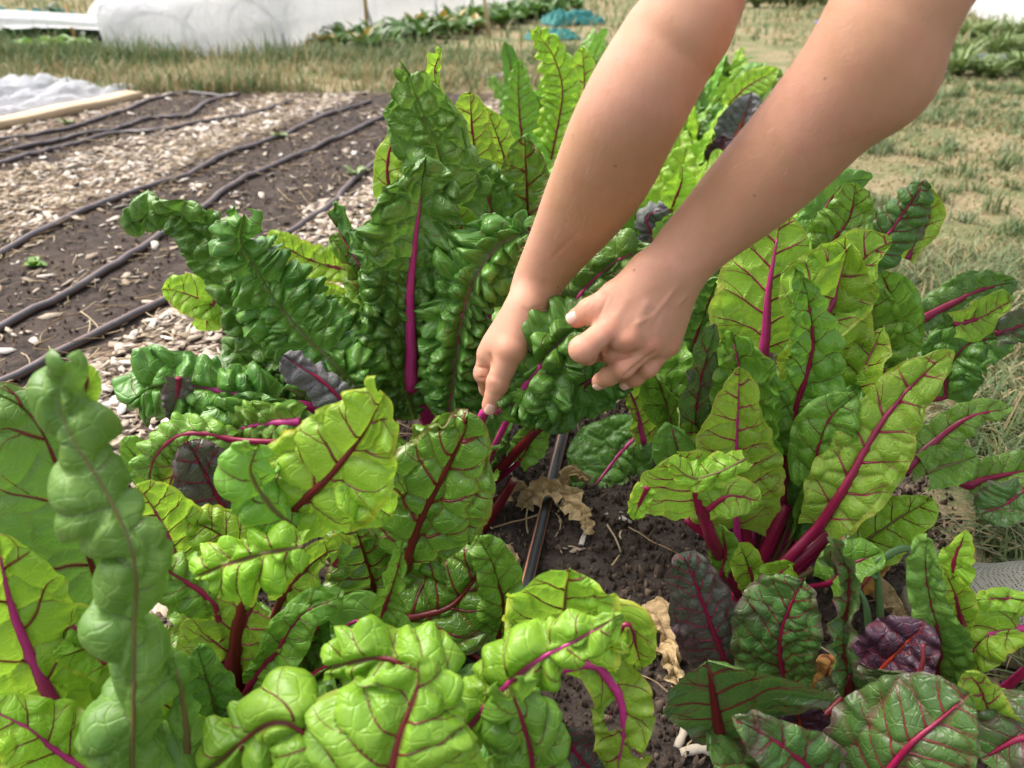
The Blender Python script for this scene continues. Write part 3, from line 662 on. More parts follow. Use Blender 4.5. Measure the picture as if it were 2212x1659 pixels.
# crumpled white sheet on the ground at left
def crumple(name, cx, cy, rot, lx, ly, ht, mat, label, cat, seed, n=80, edge=None, group=None):
    a, b = np.meshgrid(np.linspace(-1, 1, n), np.linspace(-1, 1, n), indexing='ij')
    rr = 1 + .15 * fbm(a * 2, b * 2, seed)
    X = a * lx * rr; Y = b * ly * rr
    rd = np.abs(fbm(a * 3 + .5 * b, b * 5, seed + 2, 4)); Z = ht * (.12 + rd * 1.2 + .5 * (1 - np.clip(a * a + b * b, 0, 1))) * np.clip((1.05 - np.maximum(np.abs(a), np.abs(b))) * 5, .05, 1)
    c, s = math.cos(rot), math.sin(rot); XX = cx + X * c - Y * s; YY = cy + X * s + Y * c
    i2 = np.arange(n * n).reshape(n, n)
    return tag(mesh_obj(name, np.stack([XX, YY, Z + gheight(XX, YY) + .002], -1).reshape(-1, 3), np.stack([i2[:-1, :-1], i2[1:, :-1], i2[1:, 1:], i2[:-1, 1:]], -1).reshape(-1, 4), mat), label, cat, group)
sx_, sy_ = row_xy(2.70, 3.14); crumple('plastic_sheet', sx_, sy_, R(90) - RA, .66, .46, .075, fabric_mat('clear_sheet', (.74, .76, .80), .22, .3), 'crumpled white sheet lying on the ground behind the wooden board', 'plastic sheet', 4)
def beam(a, b, w, h, name, mat, label, cat, rough=0):
    a = np.array(a, float); b = np.array(b, float); d = (b - a) / np.linalg.norm(b - a); s = np.array([d[1], -d[0], 0]) * w / 2; up = np.array([0, 0, h])
    V = []; nn = 24; F = []; bv = min(w, h) * .12
    prof = [(-1, 0), (-1, 1 - bv / h * 1), (-1 + bv / w * 2, 1), (1 - bv / w * 2, 1), (1, 1 - bv / h), (1, 0)]
    for i in range(nn):
        c = a + (b - a) * i / (nn - 1)
        V += [c + s * p + up * q + np.array([0, 0, .002 * math.sin(i * .9)]) for p, q in prof]
    k = 6
    for i in range(nn - 1): F += [(i * k + j, i * k + (j + 1) % k, (i + 1) * k + (j + 1) % k, (i + 1) * k + j) for j in range(k)]
    F += [tuple(range(k))[::-1], tuple((nn - 1) * k + j for j in range(k))]
    return tag(mesh_obj(name, V, F, mat, smooth=False), label, cat)
b0 = ground_at(-330, 345); b1 = ground_at(292, 212); beam(b0, b1, .10, .03, 'wooden_board', WOOD, 'pale wooden board lying along the edge of the far bed', 'board')
for (xb, yb, xt, yt, lb) in ((795, 92, 783, -60, 'thin tan cane standing upright before the white cover, left one'), (1060, 88, 1036, -60, 'pale wooden stake leaning beside the beet row, right one')):
    p0 = ground_at(xb, yb, -.02); dd = (CAM_H + .0) / (.5 - (829 - yb) / FPX * .866); p1 = at(xt, yt, dd * .97)
    v_, f_ = tube_geo([p0, (p0 + p1) / 2 + .003, p1], [.014, .013, .012], 8, up=(0, 1, 0)); tag(mesh_obj('garden_stake', v_, f_, STK if xb < 900 else WOOD), lb, 'stake')

# ================================================================ SMALL BACKGROUND PLANTS
def mini_leaf(base, dirv, L, W, droop, seed, n=7, m=4, puff=.0, fold=.35):
    d = np.array(dirv, float); d /= np.linalg.norm(d); s = np.linspace(0, 1, n)
    hor = np.array([d[0], d[1], 0]); hor /= np.linalg.norm(hor) + 1e-9
    P = [np.array(base, float)]; cur = d.copy()
    for i in range(n - 1):
        cur = cur + hor * droop * .12 + np.array([0, 0, -droop * .30]) * s[i]; cur /= np.linalg.norm(cur); P.append(P[-1] + cur * L / (n - 1))
    P = np.array(P); T = np.gradient(P, axis=0); T /= np.linalg.norm(T, axis=1)[:, None]; S = np.cross(T, [0, 0, 1.0]); S /= np.linalg.norm(S, axis=1)[:, None] + 1e-9; N = np.cross(S, T)
    w = W * np.clip(np.sin(math.pi * np.clip((s - .22) / .78, 0, 1) ** .75), 0, 1) ** .7 + .003
    t = np.linspace(-1, 1, 2 * m + 1)
    V = P[:, None] + S[:, None] * (t[None] * w[:, None])[..., None] + N[:, None] * ((np.abs(t)[None] * fold * w[:, None]) + .12 * W * np.sin(s * 19 + seed)[:, None] * np.abs(t)[None] + .05 * W * np.sin(s * 41 + 3 * t[None].T.sum() + seed)[:, None])[..., None]
    i = np.arange(n * (2 * m + 1)).reshape(n, -1); F = [tuple(q) for q in np.stack([i[:-1, :-1], i[:-1, 1:], i[1:, 1:], i[1:, :-1]], -1).reshape(-1, 4)]
    col = np.where((np.abs(t)[None] < .2) & (w[:, None] > 0), 1.0, 0.0) + 0 * V[..., 0]
    col = np.maximum(col, (s[:, None] < .22) * 1.0)
    return V.reshape(-1, 3), F, col.ravel()
def mini_mat(name, a, b, vein):
    m = NT(name); r = m.attr('rnd').outputs['Fac']; vn = m.attr('vein').outputs['Fac']; n = m.noise(m.n('TexCoord').outputs['Object'], 60, 3)
    c = m.mix(r, a, b); c = m.mix(m.math('MULTIPLY', n, .4), c, tuple(q * .5 for q in a)); c = m.mix(m.math('MULTIPLY', m.smooth(vn, .3, .9), .8), c, vein)
    bp = m.n('Bump', {'Strength': .6, 'Distance': .006, 'Height': n})
    p = m.n('BsdfPrincipled', {'Base Color': c, 'Roughness': .4, 'Normal': bp.outputs[0]}); t = m.n('BsdfTranslucent', {'Color': c})
    return m.done(m.n('MixShader', {0: .25, 1: p.outputs[0], 2: t.outputs[0]}).outputs[0])
MM = {'beet': mini_mat('beet_foliage', (.045, .13, .02), (.11, .24, .035), (.16, .03, .03)), 'weed': mini_mat('weed_foliage', (.14, .20, .06), (.24, .33, .10), (.18, .25, .08)),
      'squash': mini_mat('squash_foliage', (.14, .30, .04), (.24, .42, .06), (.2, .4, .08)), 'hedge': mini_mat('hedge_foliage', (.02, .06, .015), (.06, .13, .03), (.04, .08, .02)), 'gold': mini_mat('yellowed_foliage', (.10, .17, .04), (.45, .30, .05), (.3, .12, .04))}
def mini_plant(name, x, y, h, spread, nl, W, mat, label, cat, group, seed, upright=.9, z=0, n=7):
    rr = random.Random(seed); V, F, A, B = [], [], [], []
    for i in range(nl):
        a = i * 2.4 + rr.random(); tl = spread * (.25 + rr.random()); L = h * (.55 + .6 * rr.random())
        bx = x + rr.uniform(-.02, .02) * h * 4; by = y + rr.uniform(-.02, .02) * h * 4
        v, f, c = mini_leaf((bx, by, z), (math.cos(a) * tl, math.sin(a) * tl, upright), L, W * (.6 + .7 * rr.random()), .5 + rr.random(), seed + i, n=n)
        V.append(v); F.append(f); A.append(np.full(len(v), rr.random())); B.append(c)
    Vv, Ff = joinf(list(zip(V, F)))
    return tag(mesh_obj(name, Vv, Ff, MM[mat], None, {'rnd': np.concatenate(A), 'vein': np.concatenate(B)}), label, cat, group)
rr = random.Random(8)
p0 = np.array(ground_at(735, 112)); p1 = np.array(ground_at(1215, 24))
for i in range(26):
    t = (i / 25) ** 1.0; p = p0 * (1 - t) + p1 * t
    for q in ((0, -.2) if i % 2 else (0, .2)):
        mini_plant('beet_plant', p[0] + q + rr.uniform(-.05, .05), p[1] + rr.uniform(-.05, .05), .17 + .06 * rr.random(), .7, 20, .027, 'gold' if i in (1, 9, 10) else 'beet',
               'beet plant in the leafy row along the white cover by the stakes', 'beet plant', 'beet row beside the white cover', 100 + i * 2 + int(q != 0))
for i, (px, py, hh_, ww_, lb) in enumerate(((95, 122, .20, .07, 'bright green broad-leaved plant left of the small white cover, left one'), (150, 126, .22, .075, 'bright green broad-leaved plant touching the small white cover'),)):
    p = ground_at(px, py); mini_plant('squash_plant', p[0], p[1], hh_, .9, 14, ww_, 'squash', lb, 'vegetable plant', None, 300 + i)
for i in range(9):
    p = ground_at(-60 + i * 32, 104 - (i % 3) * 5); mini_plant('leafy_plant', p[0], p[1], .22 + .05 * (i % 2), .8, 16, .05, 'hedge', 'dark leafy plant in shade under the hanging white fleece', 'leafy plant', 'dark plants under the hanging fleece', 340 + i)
for i in range(17):       # weeds at the right edge
    px = 2040 + (i % 6) * 45; py = 165 - (i // 6) * 42; p = ground_at(px, py)
    mini_plant('weed', p[0] + rr.uniform(-.1, .1), p[1] + rr.uniform(-.1, .1), .10 + .12 * rr.random(), 1.2, 90, .004, 'weed', 'tall scruffy green weed in the patch at the right edge', 'weed', 'weed patch at the right edge', 400 + i, n=5)
for i in range(24):       # weeds between the arms, far
    p = ground_at(1560 + (i % 12) * 36, 16 - (i // 12) * 12); mini_plant('weed', p[0], p[1], .25, .8, 20, .03, 'weed', 'low green weed on the far side of the lawn', 'weed', 'weeds beyond the lawn', 440 + i, n=5)
for i, (px, py, lb) in enumerate(((75, 577, 'tiny green seedling alone on the soil at far left'), (603, 300, 'small green seedling beside the middle hose'), (768, 378, 'small green sprout beside the bending hose'), (145, 268, 'little weed sprouting in front of the wooden board'))):
    p = ground_at(px, py); mini_plant('seedling', p[0], p[1], .035 if i < 1 else .05, 1.2, 8, .008, 'squash' if i < 1 else 'weed', lb, 'seedling', None, 480 + i)
# hedge far behind everything
V, F, A, B = [], [], [], []
for i in range(2600):
    x0 = rr.uniform(-14, 12); y0 = rr.uniform(12.0, 13.5); z0 = 1.5 * rr.random() ** 1.2
    v, f, c = mini_leaf((x0, y0, z0), (rr.uniform(-1, 1), rr.uniform(-1, .3), rr.uniform(-.2, 1)), .28, .09, .8, i, n=4, m=1); V.append(v); F.append(f); A.append(np.full(len(v), rr.random())); B.append(c * 0)
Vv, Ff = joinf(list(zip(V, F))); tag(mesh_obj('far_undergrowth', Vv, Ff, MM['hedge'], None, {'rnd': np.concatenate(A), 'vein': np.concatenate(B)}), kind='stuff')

# teal netting, grey sheets, blue tub
TEAL = plain('teal_net', (.02, .20, .18), .7, .5, 20)
p = ground_at(1250, 52); crumple('teal_netting', p[0] - .05, p[1], .5, .26, .16, .10, TEAL, 'teal netting bunched on the ground behind the tall chard', 'netting', 12, 50)
p = ground_at(1195, 84); crumple('teal_netting', p[0], p[1], .2, .2, .10, .06, TEAL, 'small dark teal bit of netting nearer than the big bunch', 'netting', 14, 40)
p = ground_at(60, 92); crumple('teal_netting', p[0] , p[1] + .15, .1, .75, .12, .18, TEAL, 'teal netting in shade under the hanging white fleece', 'netting', 15, 50)
GS = plain('grey_film', (.30, .31, .34), .4, .4, 15)
p = ground_at(2100, 130); crumple('grey_film', p[0], p[1], .0, .30, .05, .03, GS, 'grey plastic film strip on the lawn beside the weeds', 'plastic film', 17, 50)
p = ground_at(1090, 168); crumple('grey_film', p[0], p[1], .0, .16, .03, .02, GS, 'thin grey plastic strip on dry grass behind the chard', 'plastic film', 18, 40)
BL = plain('blue_plastic', (.03, .16, .42), .35); DK = plain('dark_plastic', (.02, .03, .05), .5)
p = ground_at(1792, 84); tb = empty('plastic_tub', tuple(p), 'small blue rimmed plastic tub standing on the lawn behind the arm', 'tub')
def lathe(prof, c, k=20):
    V = [(c[0] + r * math.cos(a), c[1] + r * math.sin(a), c[2] + z) for r, z in prof for a in np.linspace(0, 2 * math.pi, k, endpoint=False)]
    F = [(i * k + j, i * k + (j + 1) % k, (i + 1) * k + (j + 1) % k, (i + 1) * k + j) for i in range(len(prof) - 1) for j in range(k)]
    return V, F
v_, f_ = lathe([(.0, .0), (.065, 0), (.085, .10), (.08, .10), (.06, .01), (0, .01)], p); mesh_obj('bucket', v_, f_, DK, tb)
v_, f_ = lathe([(.079, .095), (.115, .095), (.12, .105), (.115, .115), (.079, .115), (.079, .095)], p); mesh_obj('rim', v_, f_, BL, tb)
# ================================================================ CHARD PLANTS
def dY(y, Y): return Y / (.8660 + (829 - y) / FPX * .5)
def lf(parent, pts, w, mat='mid', stem=None, Y=None, **k):
    """pts = (x, y[, Y]) with Y the true distance ahead of the camera along the ground"""
    def cv(p, last):
        yy = p[2] if len(p) == 3 else last
        return (p[0], p[1], dY(p[1], yy)), yy
    out = []; last = Y
    for p in pts: q, last = cv(p, last); out.append(q)
    st = None
    if stem:
        st = []; last = Y if len(pts[0]) < 3 else pts[0][2]
        for p in stem:
            if len(p) == 3: st.append((p[0], p[1], dY(p[1], p[2])))
            else: st.append(p)
    return leaf(parent, out, w, mat, st, **k)
def auto_leaves(parent, base, n, h, spread, mats, seed, res=.004, W=.045, low=.0, stalk='crim', amin=0, amax=6.283, wild=1.0, pl=1.0):
    rr = random.Random(seed)
    for i in range(n):
        a = amin + (amax - amin) * ((i * .618 + rr.random() * .2) % 1); tl = spread * (.3 + .9 * rr.random()); L = h * (.7 + .45 * rr.random())
        out = np.array([math.cos(a), math.sin(a), 0]); b = np.array(base, float) + out * .012 + np.array([0, 0, low])
        el = math.atan2(1, tl); cur = np.array([out[0] * math.cos(el), out[1] * math.cos(el), math.sin(el)]); P = [b]; dr = (.25 + .5 * rr.random()) * wild
        for j in range(9):
            cur = cur + out * .03 * dr + np.array([0, 0, -.09 * dr * j / 4]) + np.array([rr.gauss(0, .02), rr.gauss(0, .02), 0]); cur /= np.linalg.norm(cur); P.append(P[-1] + cur * L / 9)
        cutk = 3 if rr.random() < .6 else 4
        w = W * (.75 + .5 * rr.random()); prof = [.35, .85, 1, .9, .6, .12]
        mat = rr.choice(mats)
        build_leaf(parent, P[cutk:], [w * q for q in prof], [w * q for q in prof], mat, P[:cutk], front=(-out[0] * .8, -out[1] * .8, .9), seed=seed * 31 + i,
                   fold=10 + 15 * rr.random(), curl=rr.uniform(-50, 30), roll=rr.uniform(-35, 35), pleat=pl * rr.uniform(.002, .007), puff=.0025, n=rr.choice((6, 7, 9)), ruf=.006, r0=.0045, r1=.0016,
                   stalk=stalk if rr.random() < .6 else 'green', veins=res < .0035, res=res, cell=.024)

# ---- tall dark crinkled plant left of the arms
D = plant(955, 965, 'tall chard with dark crinkled leaves and magenta stalks, behind the hand on the left')
b = (955, 968)
auto_leaves(D, ground_at(965, 940), 12, .36, .35, ['dark', 'mid', 'dark', 'gloss'], 11, res=.003, stalk='mag', amin=.1, amax=3.0)
lf(D, [(1035, 420, 1.0), (1022, 300), (1015, 195)], [35, 50, 45, 20], 'under', [b, (1020, 600, .98)], n=6, pleat=.002, roll=15)
lf(D, [(1110, 420, 1.02), (1085, 320), (1050, 225)], [30, 45, 40, 15], 'under', [b, (1080, 600, 1.0)], pleat=.002, roll=-20)
lf(D, [(1140, 640, .95), (1141, 520), (1138, 400), (1134, 292)], [28, 52, 62, 60, 42], 'gloss', [b, (1080, 800, .92)], pleat=.003, puff=.003, n=6, fold=6, stalk='dred', cell=.018)
lf(D, [(1060, 660, .92), (1072, 560), (1065, 460), (1020, 350)], [40, 62, 62, 50, 20], 'dark', [b, (1030, 800, .9)], pleat=.009, n=10, fold=10, curl=20, stalk='mag', r1=.004)
lf(D, [(960, 330, .93), (950, 230), (940, 160), (955, 105)], [25, 28, 24, 18, 10], 'lime', [b, (980, 600, .93)], pleat=.005, n=8)
lf(D, [(1000, 560, .88), (975, 440), (945, 330), (905, 230), (872, 140)], [(30, 14), (66, 42), (92, 66), (80, 72), (62, 62), (40, 40)], 'teal', [b, (1010, 700, .9)], pleat=.007, n=9, puff=.004, fold=-10, curl=-45, stalk='green', r1=.0015)
lf(D, [(860, 470, .90), (838, 380), (850, 300), (900, 290)], [(28, 30), (28, 36), (25, 40), (10, 20)], 'lime', None, pleat=.001, n=5, roll=-20)
lf(D, [(893, 830, .835), (888, 690), (895, 560), (905, 430), (916, 330)], [(60, 45), (75, 60), (88, 78), (88, 75), (70, 62), (40, 30)], 'dark', [b, (925, 900, .84)], pleat=.011, n=13, puff=.006, fold=14, curl=(-25, -25), stalk='mag', r0=.0090, r1=.0081, midrib=.85)
lf(D, [(1005, 640, .86), (1002, 560), (998, 490), (985, 440)], [(8, 20), (18, 42), (14, 36), (4, 8)], 'lime', None, pleat=.001, n=5, puff=.001, roll=20)
lf(D, [(900, 905, .84), (868, 810), (846, 700), (850, 600), (862, 540)], [42, 58, 60, 52, 45, 20], 'dark', None, pleat=.010, n=11, puff=.006, fold=-18, curl=-55, cell=.018, stalk='green', r1=.001)
lf(D, [(965, 905, .80), (985, 790), (998, 690), (1028, 610), (1078, 535), (1140, 502)], [38, 46, 52, 62, 66, 58, 22], 'dark', [b, (955, 940, .82)], pleat=.010, n=14, puff=.006, fold=-16, curl=-60, cell=.018, stalk='mag', r1=.0012)
lf(D, [(960, 760, .87), (958, 660), (962, 570), (975, 500)], [40, 52, 50, 42, 15], 'dark', [b], pleat=.010, n=8, puff=.007, fold=-12, curl=-40, cell=.022, stalk='mag')
lf(D, [(850, 590, 1.0), (800, 552), (755, 530), (710, 518)], [40, 52, 40, 14], 'mid', [b, (880, 750, .98)], pleat=.003, n=6, roll=10)
lf(D, [(770, 590, 1.08), (700, 570), (640, 545), (578, 512)], [22, 34, 38, 36, 18], 'lime', [b, (850, 640, 1.03)], pleat=.006, n=9, puff=.003)
lf(D, [(820, 740, .98), (760, 690), (700, 655), (640, 632)], [40, 55, 60, 50, 20], 'lime', [b, (850, 800, .95)], pleat=.005, n=7, puff=.004, stalk='mag', r1=.005)

# ---- plant whose leaves fan out to the left
Cc = plant(850, 985, 'chard with curled dark green leaves reaching out over the wood chips to the left')
b = (852, 985)
auto_leaves(Cc, ground_at(800, 985), 12, .27, .8, ['dark', 'mid', 'dark'], 21, res=.003, stalk='mag', amin=.6, amax=3.7)
lf(Cc, [(500, 680, .95), (440, 650), (390, 630), (348, 622)], [30, 42, 40, 20], 'lime', [b, (620, 740, .9)], pleat=.004, n=6)
lf(Cc, [(470, 640, .95), (450, 680), (445, 715)], [30, 35, 10], 'under', None, pleat=.003, n=5)
lf(Cc, [(800, 850, .82), (700, 785, .84), (610, 705, .87), (520, 600, .9), (430, 495, .92), (355, 452), (268, 478)], [40, 62, 72, 68, 56, 46, 34, 10], 'dark', [b], pleat=.010, n=18, puff=.005, fold=8, curl=(-30, -20), stalk='mag', r1=.0045, cell=.02)
lf(Cc, [(805, 868, .78), (715, 775, .79), (630, 690, .8), (560, 590, .81), (520, 520), (528, 462)], [38, 68, 78, 78, 58, 34, 12], 'dark', [b, (840, 900, .82)], pleat=.011, n=16, puff=.006, fold=-12, curl=-60, stalk='green', cell=.02, r1=.001)
lf(Cc, [(815, 900, .84), (720, 860), (630, 820), (545, 770)], [40, 66, 70, 60, 30], 'dark', [b], pleat=.009, n=10, puff=.005, fold=-10, curl=-40, cell=.02)
lf(Cc, [(800, 760, .86), (740, 800), (700, 850), (690, 890)], [40, 52, 50, 20], 'dark', None, pleat=.008, n=8, puff=.005, fold=-10, curl=-30)
lf(Cc, [(600, 872, .75), (510, 850), (410, 832), (335, 835), (288, 862)], [40, 52, 58, 55, 48, 22], 'dark', [b, (700, 890, .78)], pleat=.011, n=8, puff=.005, fold=10, curl=-60, stalk='mag', r1=.006)
lf(Cc, [(385, 815, .73), (384, 860), (382, 920)], [24, 32, 30, 12], 'purp', None, pleat=.004, n=6)
lf(Cc, [(748, 870, .70), (700, 825), (655, 795), (610, 765)], [34, 44, 40, 12], 'slate', [b], pleat=.004, n=6, puff=.003, fold=-15, curl=-40)
lf(Cc, [(665, 985, .72), (600, 930), (540, 900), (470, 880)], [50, 62, 60, 45, 15], 'dark', [b], pleat=.008, n=8, puff=.005, curl=-30)
lf(Cc, [(650, 910, .70), (570, 915), (500, 930), (440, 925)], [35, 45, 48, 30, 10], 'mid', None, pleat=.006, n=8, puff=.004, stalk='mag', r1=.004, curl=-30)
lf(Cc, [(500, 950, .68), (440, 935), (380, 945), (335, 990), (322, 1050)], [25, 38, 42, 36, 15], 'mid', [b, (650, 960, .7)], pleat=.006, n=9, puff=.003, curl=-35, fold=-15)
lf(Cc, [(440, 955, .69), (400, 990), (372, 1030), (355, 1080)], [30, 55, 50, 20], 'under', None, pleat=.003, n=5)
lf(Cc, [(505, 1130, .64), (460, 1050), (425, 985), (405, 950)], [55, 88, 85, 60, 25], 'purp', [(560, 1150)], pleat=.003, n=5, puff=.003, stalk='crim', r1=.004)
lf(Cc, [(330, 1020, .70), (290, 985), (262, 950)], [35, 42, 30, 10], 'mid', [b, (500, 1000, .7)], pleat=.004, n=6, puff=.003)

# ---- plant held in the hands
E_ = plant(1005, 1090, 'chard gripped by both hands, with thick dark red stalks and cut stubs at its foot')
b = (1010, 1090)
auto_leaves(E_, ground_at(1010, 1075), 7, .20, .7, ['dark', 'gloss', 'mid'], 31, res=.003, W=.035)
lf(E_, [(1440, 850, .84), (1490, 760, .86), (1525, 670, .87), (1550, 590)], [50, 80, 85, 70, 30], 'dark', [(1450, 985)], pleat=.006, n=8, puff=.005)
lf(E_, [(1430, 850, .82), (1480, 880), (1520, 900)], [40, 50, 20], 'dark', None, pleat=.004, n=5)
lf(E_, [(1170, 765, .74), (1215, 690, .75), (1265, 620, .76), (1335, 560, .77), (1400, 540)], [22, 52, 68, 74, 60, 22], 'dark', [b, (1090, 920, .72)], pleat=.005, n=6, puff=.0075, cell=.026, fold=-8, curl=-25, stalk='mag')
lf(E_, [(1100, 885, .685), (1150, 812, .68), (1195, 755, .68), (1245, 705, .68)], [28, (40, 66), (42, 72), (32, 50), 28], 'dark', [b, (1040, 905, .70)], pleat=.008, n=7, puff=.006, cell=.024, fold=-6, curl=-45, stalk='mag', r0=.008, r1=.0055)
lf(E_, [(1150, 850, .675), (1130, 880), (1120, 912)], [45, 62, 50, 14], 'mid', None, pleat=.003, n=5, puff=.004, curl=-20)
lf(E_, [(1185, 905, .72), (1240, 850, .73), (1310, 800, .74), (1400, 770, .76)], [35, 62, 72, 60, 40], 'dark', [b, (1130, 960, .73)], pleat=.005, n=6, puff=.006, cell=.026, fold=-8, curl=-20, stalk='dred', r0=.0095, r1=.005)
lf(E_, [(1225, 830, .70), (1210, 880), (1185, 925)], [35, 50, 52, 18], 'dark', None, pleat=.003, n=5, puff=.004)
lf(E_, [(1120, 1000, .74), (1150, 950), (1170, 905)], [20, 34, 36, 15], 'mid', [b], pleat=.003, n=5)
STUB = plain('cut_end', (.55, .40, .25), .7, .4, 120, .3)
for i, (x0, y0, x1, y1, r_) in enumerate(((1000, 1140, 1038, 1062, .0085), (1018, 1145, 1062, 1068, .008), (1035, 1150, 1110, 1036, .0062), (985, 1135, 1003, 1075, .008), (1010, 1130, 1028, 1085, .009))):
    p0 = ground_at(x0, y0, .0) ; p1 = at(x1, y1, dY(y1, p0[1] + .005)); X_, _ = spline([p0, (p0 + p1) / 2 + [.002, 0, .001], p1], 14)
    v_, f_ = tube_geo(X_, np.linspace(r_ * 1.25, r_ * .85, 14), 14, .75, .05); n_ = len(v_)
    o = mesh_obj('cut_stalk', v_, f_, SM['dred'], E_, {'along': np.linspace(0, .1, n_), 'around': (np.arange(n_) % 14) / 14.}); 
    v_, f_ = tube_geo([X_[-1] - (X_[-1] - X_[-2]) * .2, X_[-1] + (X_[-1] - X_[-2]) * .35], [r_ * .84, r_ * .6], 10, .75); mesh_obj('cut_end', v_, f_, STUB, o)

# ---- low leaf lying between the plants
Lw = plant(1385, 925, 'low small chard with dull dark green leaves beside the striped hose, under the hands')
lf(Lw, [(1385, 935, .86), (1335, 985, .84), (1290, 1045, .81), (1245, 1100, .79)], [45, 78, 88, 72, 20], 'dark', [(1400, 925)], pleat=.003, n=5, puff=.003, fold=-8, curl=-15, stalk='mag', r1=.0035)
lf(Lw, [(1390, 955, .84), (1375, 880, .85), (1352, 822)], [(15, 25), (20, 70), (14, 62), (5, 15)], 'under', [(1400, 960)], pleat=.002, n=5, stalk='mag', r1=.004, roll=20)
lf(Lw, [(1420, 900, .88), (1450, 850, .9), (1500, 820)], [30, 60, 60, 20], 'mid', [(1400, 935)], pleat=.003, n=6)

# ---- glossy, red-veined plant in the middle
Fp = plant(905, 1330, 'chard with big glossy leaves netted with dark red veins, in front of the cut stubs')
b = (880, 1340)
auto_leaves(Fp, ground_at(860, 1380), 9, .13, .9, ['gloss', 'mid', 'gloss', 'night'], 41, res=.003, W=.04)
lf(Fp, [(1062, 1440, .50), (1085, 1330), (1072, 1240), (1035, 1165)], [30, 48, 55, 48, 20], 'mid', [b], pleat=.005, n=9, puff=.003, stalk='dred')
lf(Fp, [(850, 1340, .50), (915, 1330, .505), (985, 1300, .51), (1060, 1200, .53)], [(70, 70), (150, 90), (175, 105), (140, 90), (60, 50)], 'gloss', [b], crump=.005, pleat=.003, n=5, puff=.004, stalk='dred', r1=.004, cell=.028, fold=-4)
lf(Fp, [(815, 1290, .53), (800, 1230), (780, 1170), (765, 1130)], [70, 95, 85, 50, 20], 'gloss', [b], pleat=.003, n=5, puff=.003, stalk='dred')
lf(Fp, [(880, 1220, .53), (905, 1130), (955, 1030), (1000, 940), (1012, 890)], [(60, 40), (105, 90), (128, 128), (122, 120), (85, 78), (40, 40)], 'gloss', [b], pleat=.003, n=5, puff=.004, fold=0, curl=(5, -5), crump=.005, stalk='dred', r0=.006, r1=.005, cell=.03, ruf=.005)

# ---- front left plants
A = plant(-60, 1740, 'chard at the front left edge with one very tall rolled bluish green leaf')
b = (-40, 1740)
auto_leaves(A, at(20, 1900, .60), 6, .10, .7, ['mid', 'lime', 'gloss'], 51, res=.003, W=.045)
lf(A, [(150, 1580, .40), (70, 1430, .40), (20, 1290, .41), (-10, 1150, .42)], [(90, 70), (120, 130), (130, 120), (110, 110), (30, 30)], 'lime', [(190, 1720, .36)], pleat=.002, n=4, puff=.003, stalk='mag', r0=.008, r1=.0068, fold=12, cell=.03)
lf(A, [(210, 1680, .36), (120, 1620), (60, 1570), (-40, 1520)], [60, 90, 90, 60, 30], 'lime', None, pleat=.003, n=5, puff=.002, ruf=.008, stalk='mag')
lf(A, [(230, 1430, .42), (190, 1390), (150, 1350), (95, 1440)], [40, 55, 45, 15], 'lime', None, pleat=.001, n=4)
lf(A, [(250, 1480, .46), (215, 1280, .46), (150, 1080, .47), (70, 900, .48), (-60, 830)], [(60, 50), (170, 60), (200, 60), (170, 60), (110, 50), (30, 20)], 'olive', [b], pleat=.003, n=6, puff=.002, fold=10, stalk='dred', cell=.035)
lf(A, [(165, 860, .40), (185, 815), (160, 772)], [(40, 30), (42, 34), (20, 18)], 'lime', None, pleat=.001, n=4, puff=.001)
lf(A, [(290, 1800, .30), (285, 1640, .305), (290, 1480, .315), (290, 1330, .33), (285, 1200, .34), (235, 1075, .355), (165, 960, .365), (128, 870, .375), (150, 782, .38)], [170, 170, 162, 140, 125, 116, 124, 128, 112, 66], 'teal', [b], savoy=False, crump=.008, pleat=.0065, n=9, puff=.004, cell=.036, roll=[0, -25, 30, -20, 35, -10, 25, -30, 10], fold=-26, curl=-100, slope=.5, ruf=.001, stalk='green', r1=.001)
lf(A, [(405, 1700, .33), (405, 1600), (395, 1500), (372, 1420)], [34, 38, 34, 24, 8], 'teal', [b], pleat=.002, n=5, fold=-20, curl=-30, stalk='green')

B = plant(520, 1560, 'chard in front with a bright lime leaf held up high on a thick red stalk')
b = (500, 1560)
auto_leaves(B, at(540, 1640, .72), 12, .17, .75, ['mid', 'dark', 'gloss', 'lime'], 61, res=.003, W=.042)
lf(B, [(395, 1260, .52), (370, 1180), (335, 1110), (290, 1045)], [50, 85, 85, 60, 20], 'lime', [b, (430, 1400, .5)], pleat=.004, n=8, puff=.002, stalk='mag')
lf(B, [(560, 1250, .53), (520, 1190), (470, 1150), (400, 1120)], [50, 75, 70, 50, 20], 'lime', None, pleat=.004, n=7, puff=.003)
lf(B, [(505, 1500, .46), (500, 1420), (530, 1340), (560, 1290)], [60, 100, 115, 110, 60], 'under', [b], pleat=.002, n=6, puff=.002, stalk='crim', r1=.007, r0=.009)
lf(B, [(620, 1520, .48), (650, 1430), (690, 1350), (700, 1290)], [40, 90, 105, 80, 30], 'dark', [b], pleat=.002, n=4, puff=.002, stalk='mag', r1=.003)
lf(B, [(540, 1480, .45), (600, 1400), (650, 1330), (740, 1290)], [15, 45, 50, 40, 15], 'mid', [b], pleat=.003, n=6, puff=.002)
lf(B, [(500, 1640, .42), (470, 1550), (445, 1470), (425, 1395)], [50, 66, 66, 50, 20], 'dark', [b], pleat=.002, n=5, puff=.002, stalk='green')
lf(B, [(470, 1310, .46), (420, 1270), (365, 1235), (330, 1200)], [35, 55, 58, 40, 15], 'mid', [b], pleat=.005, n=6, puff=.004, fold=-10, curl=-50)
lf(B, [(605, 1300, .47), (650, 1240), (700, 1200), (775, 1180)], [22, 44, 44, 28, 8], 'lime', [b], pleat=.002, n=5, stalk='dred', fold=15)
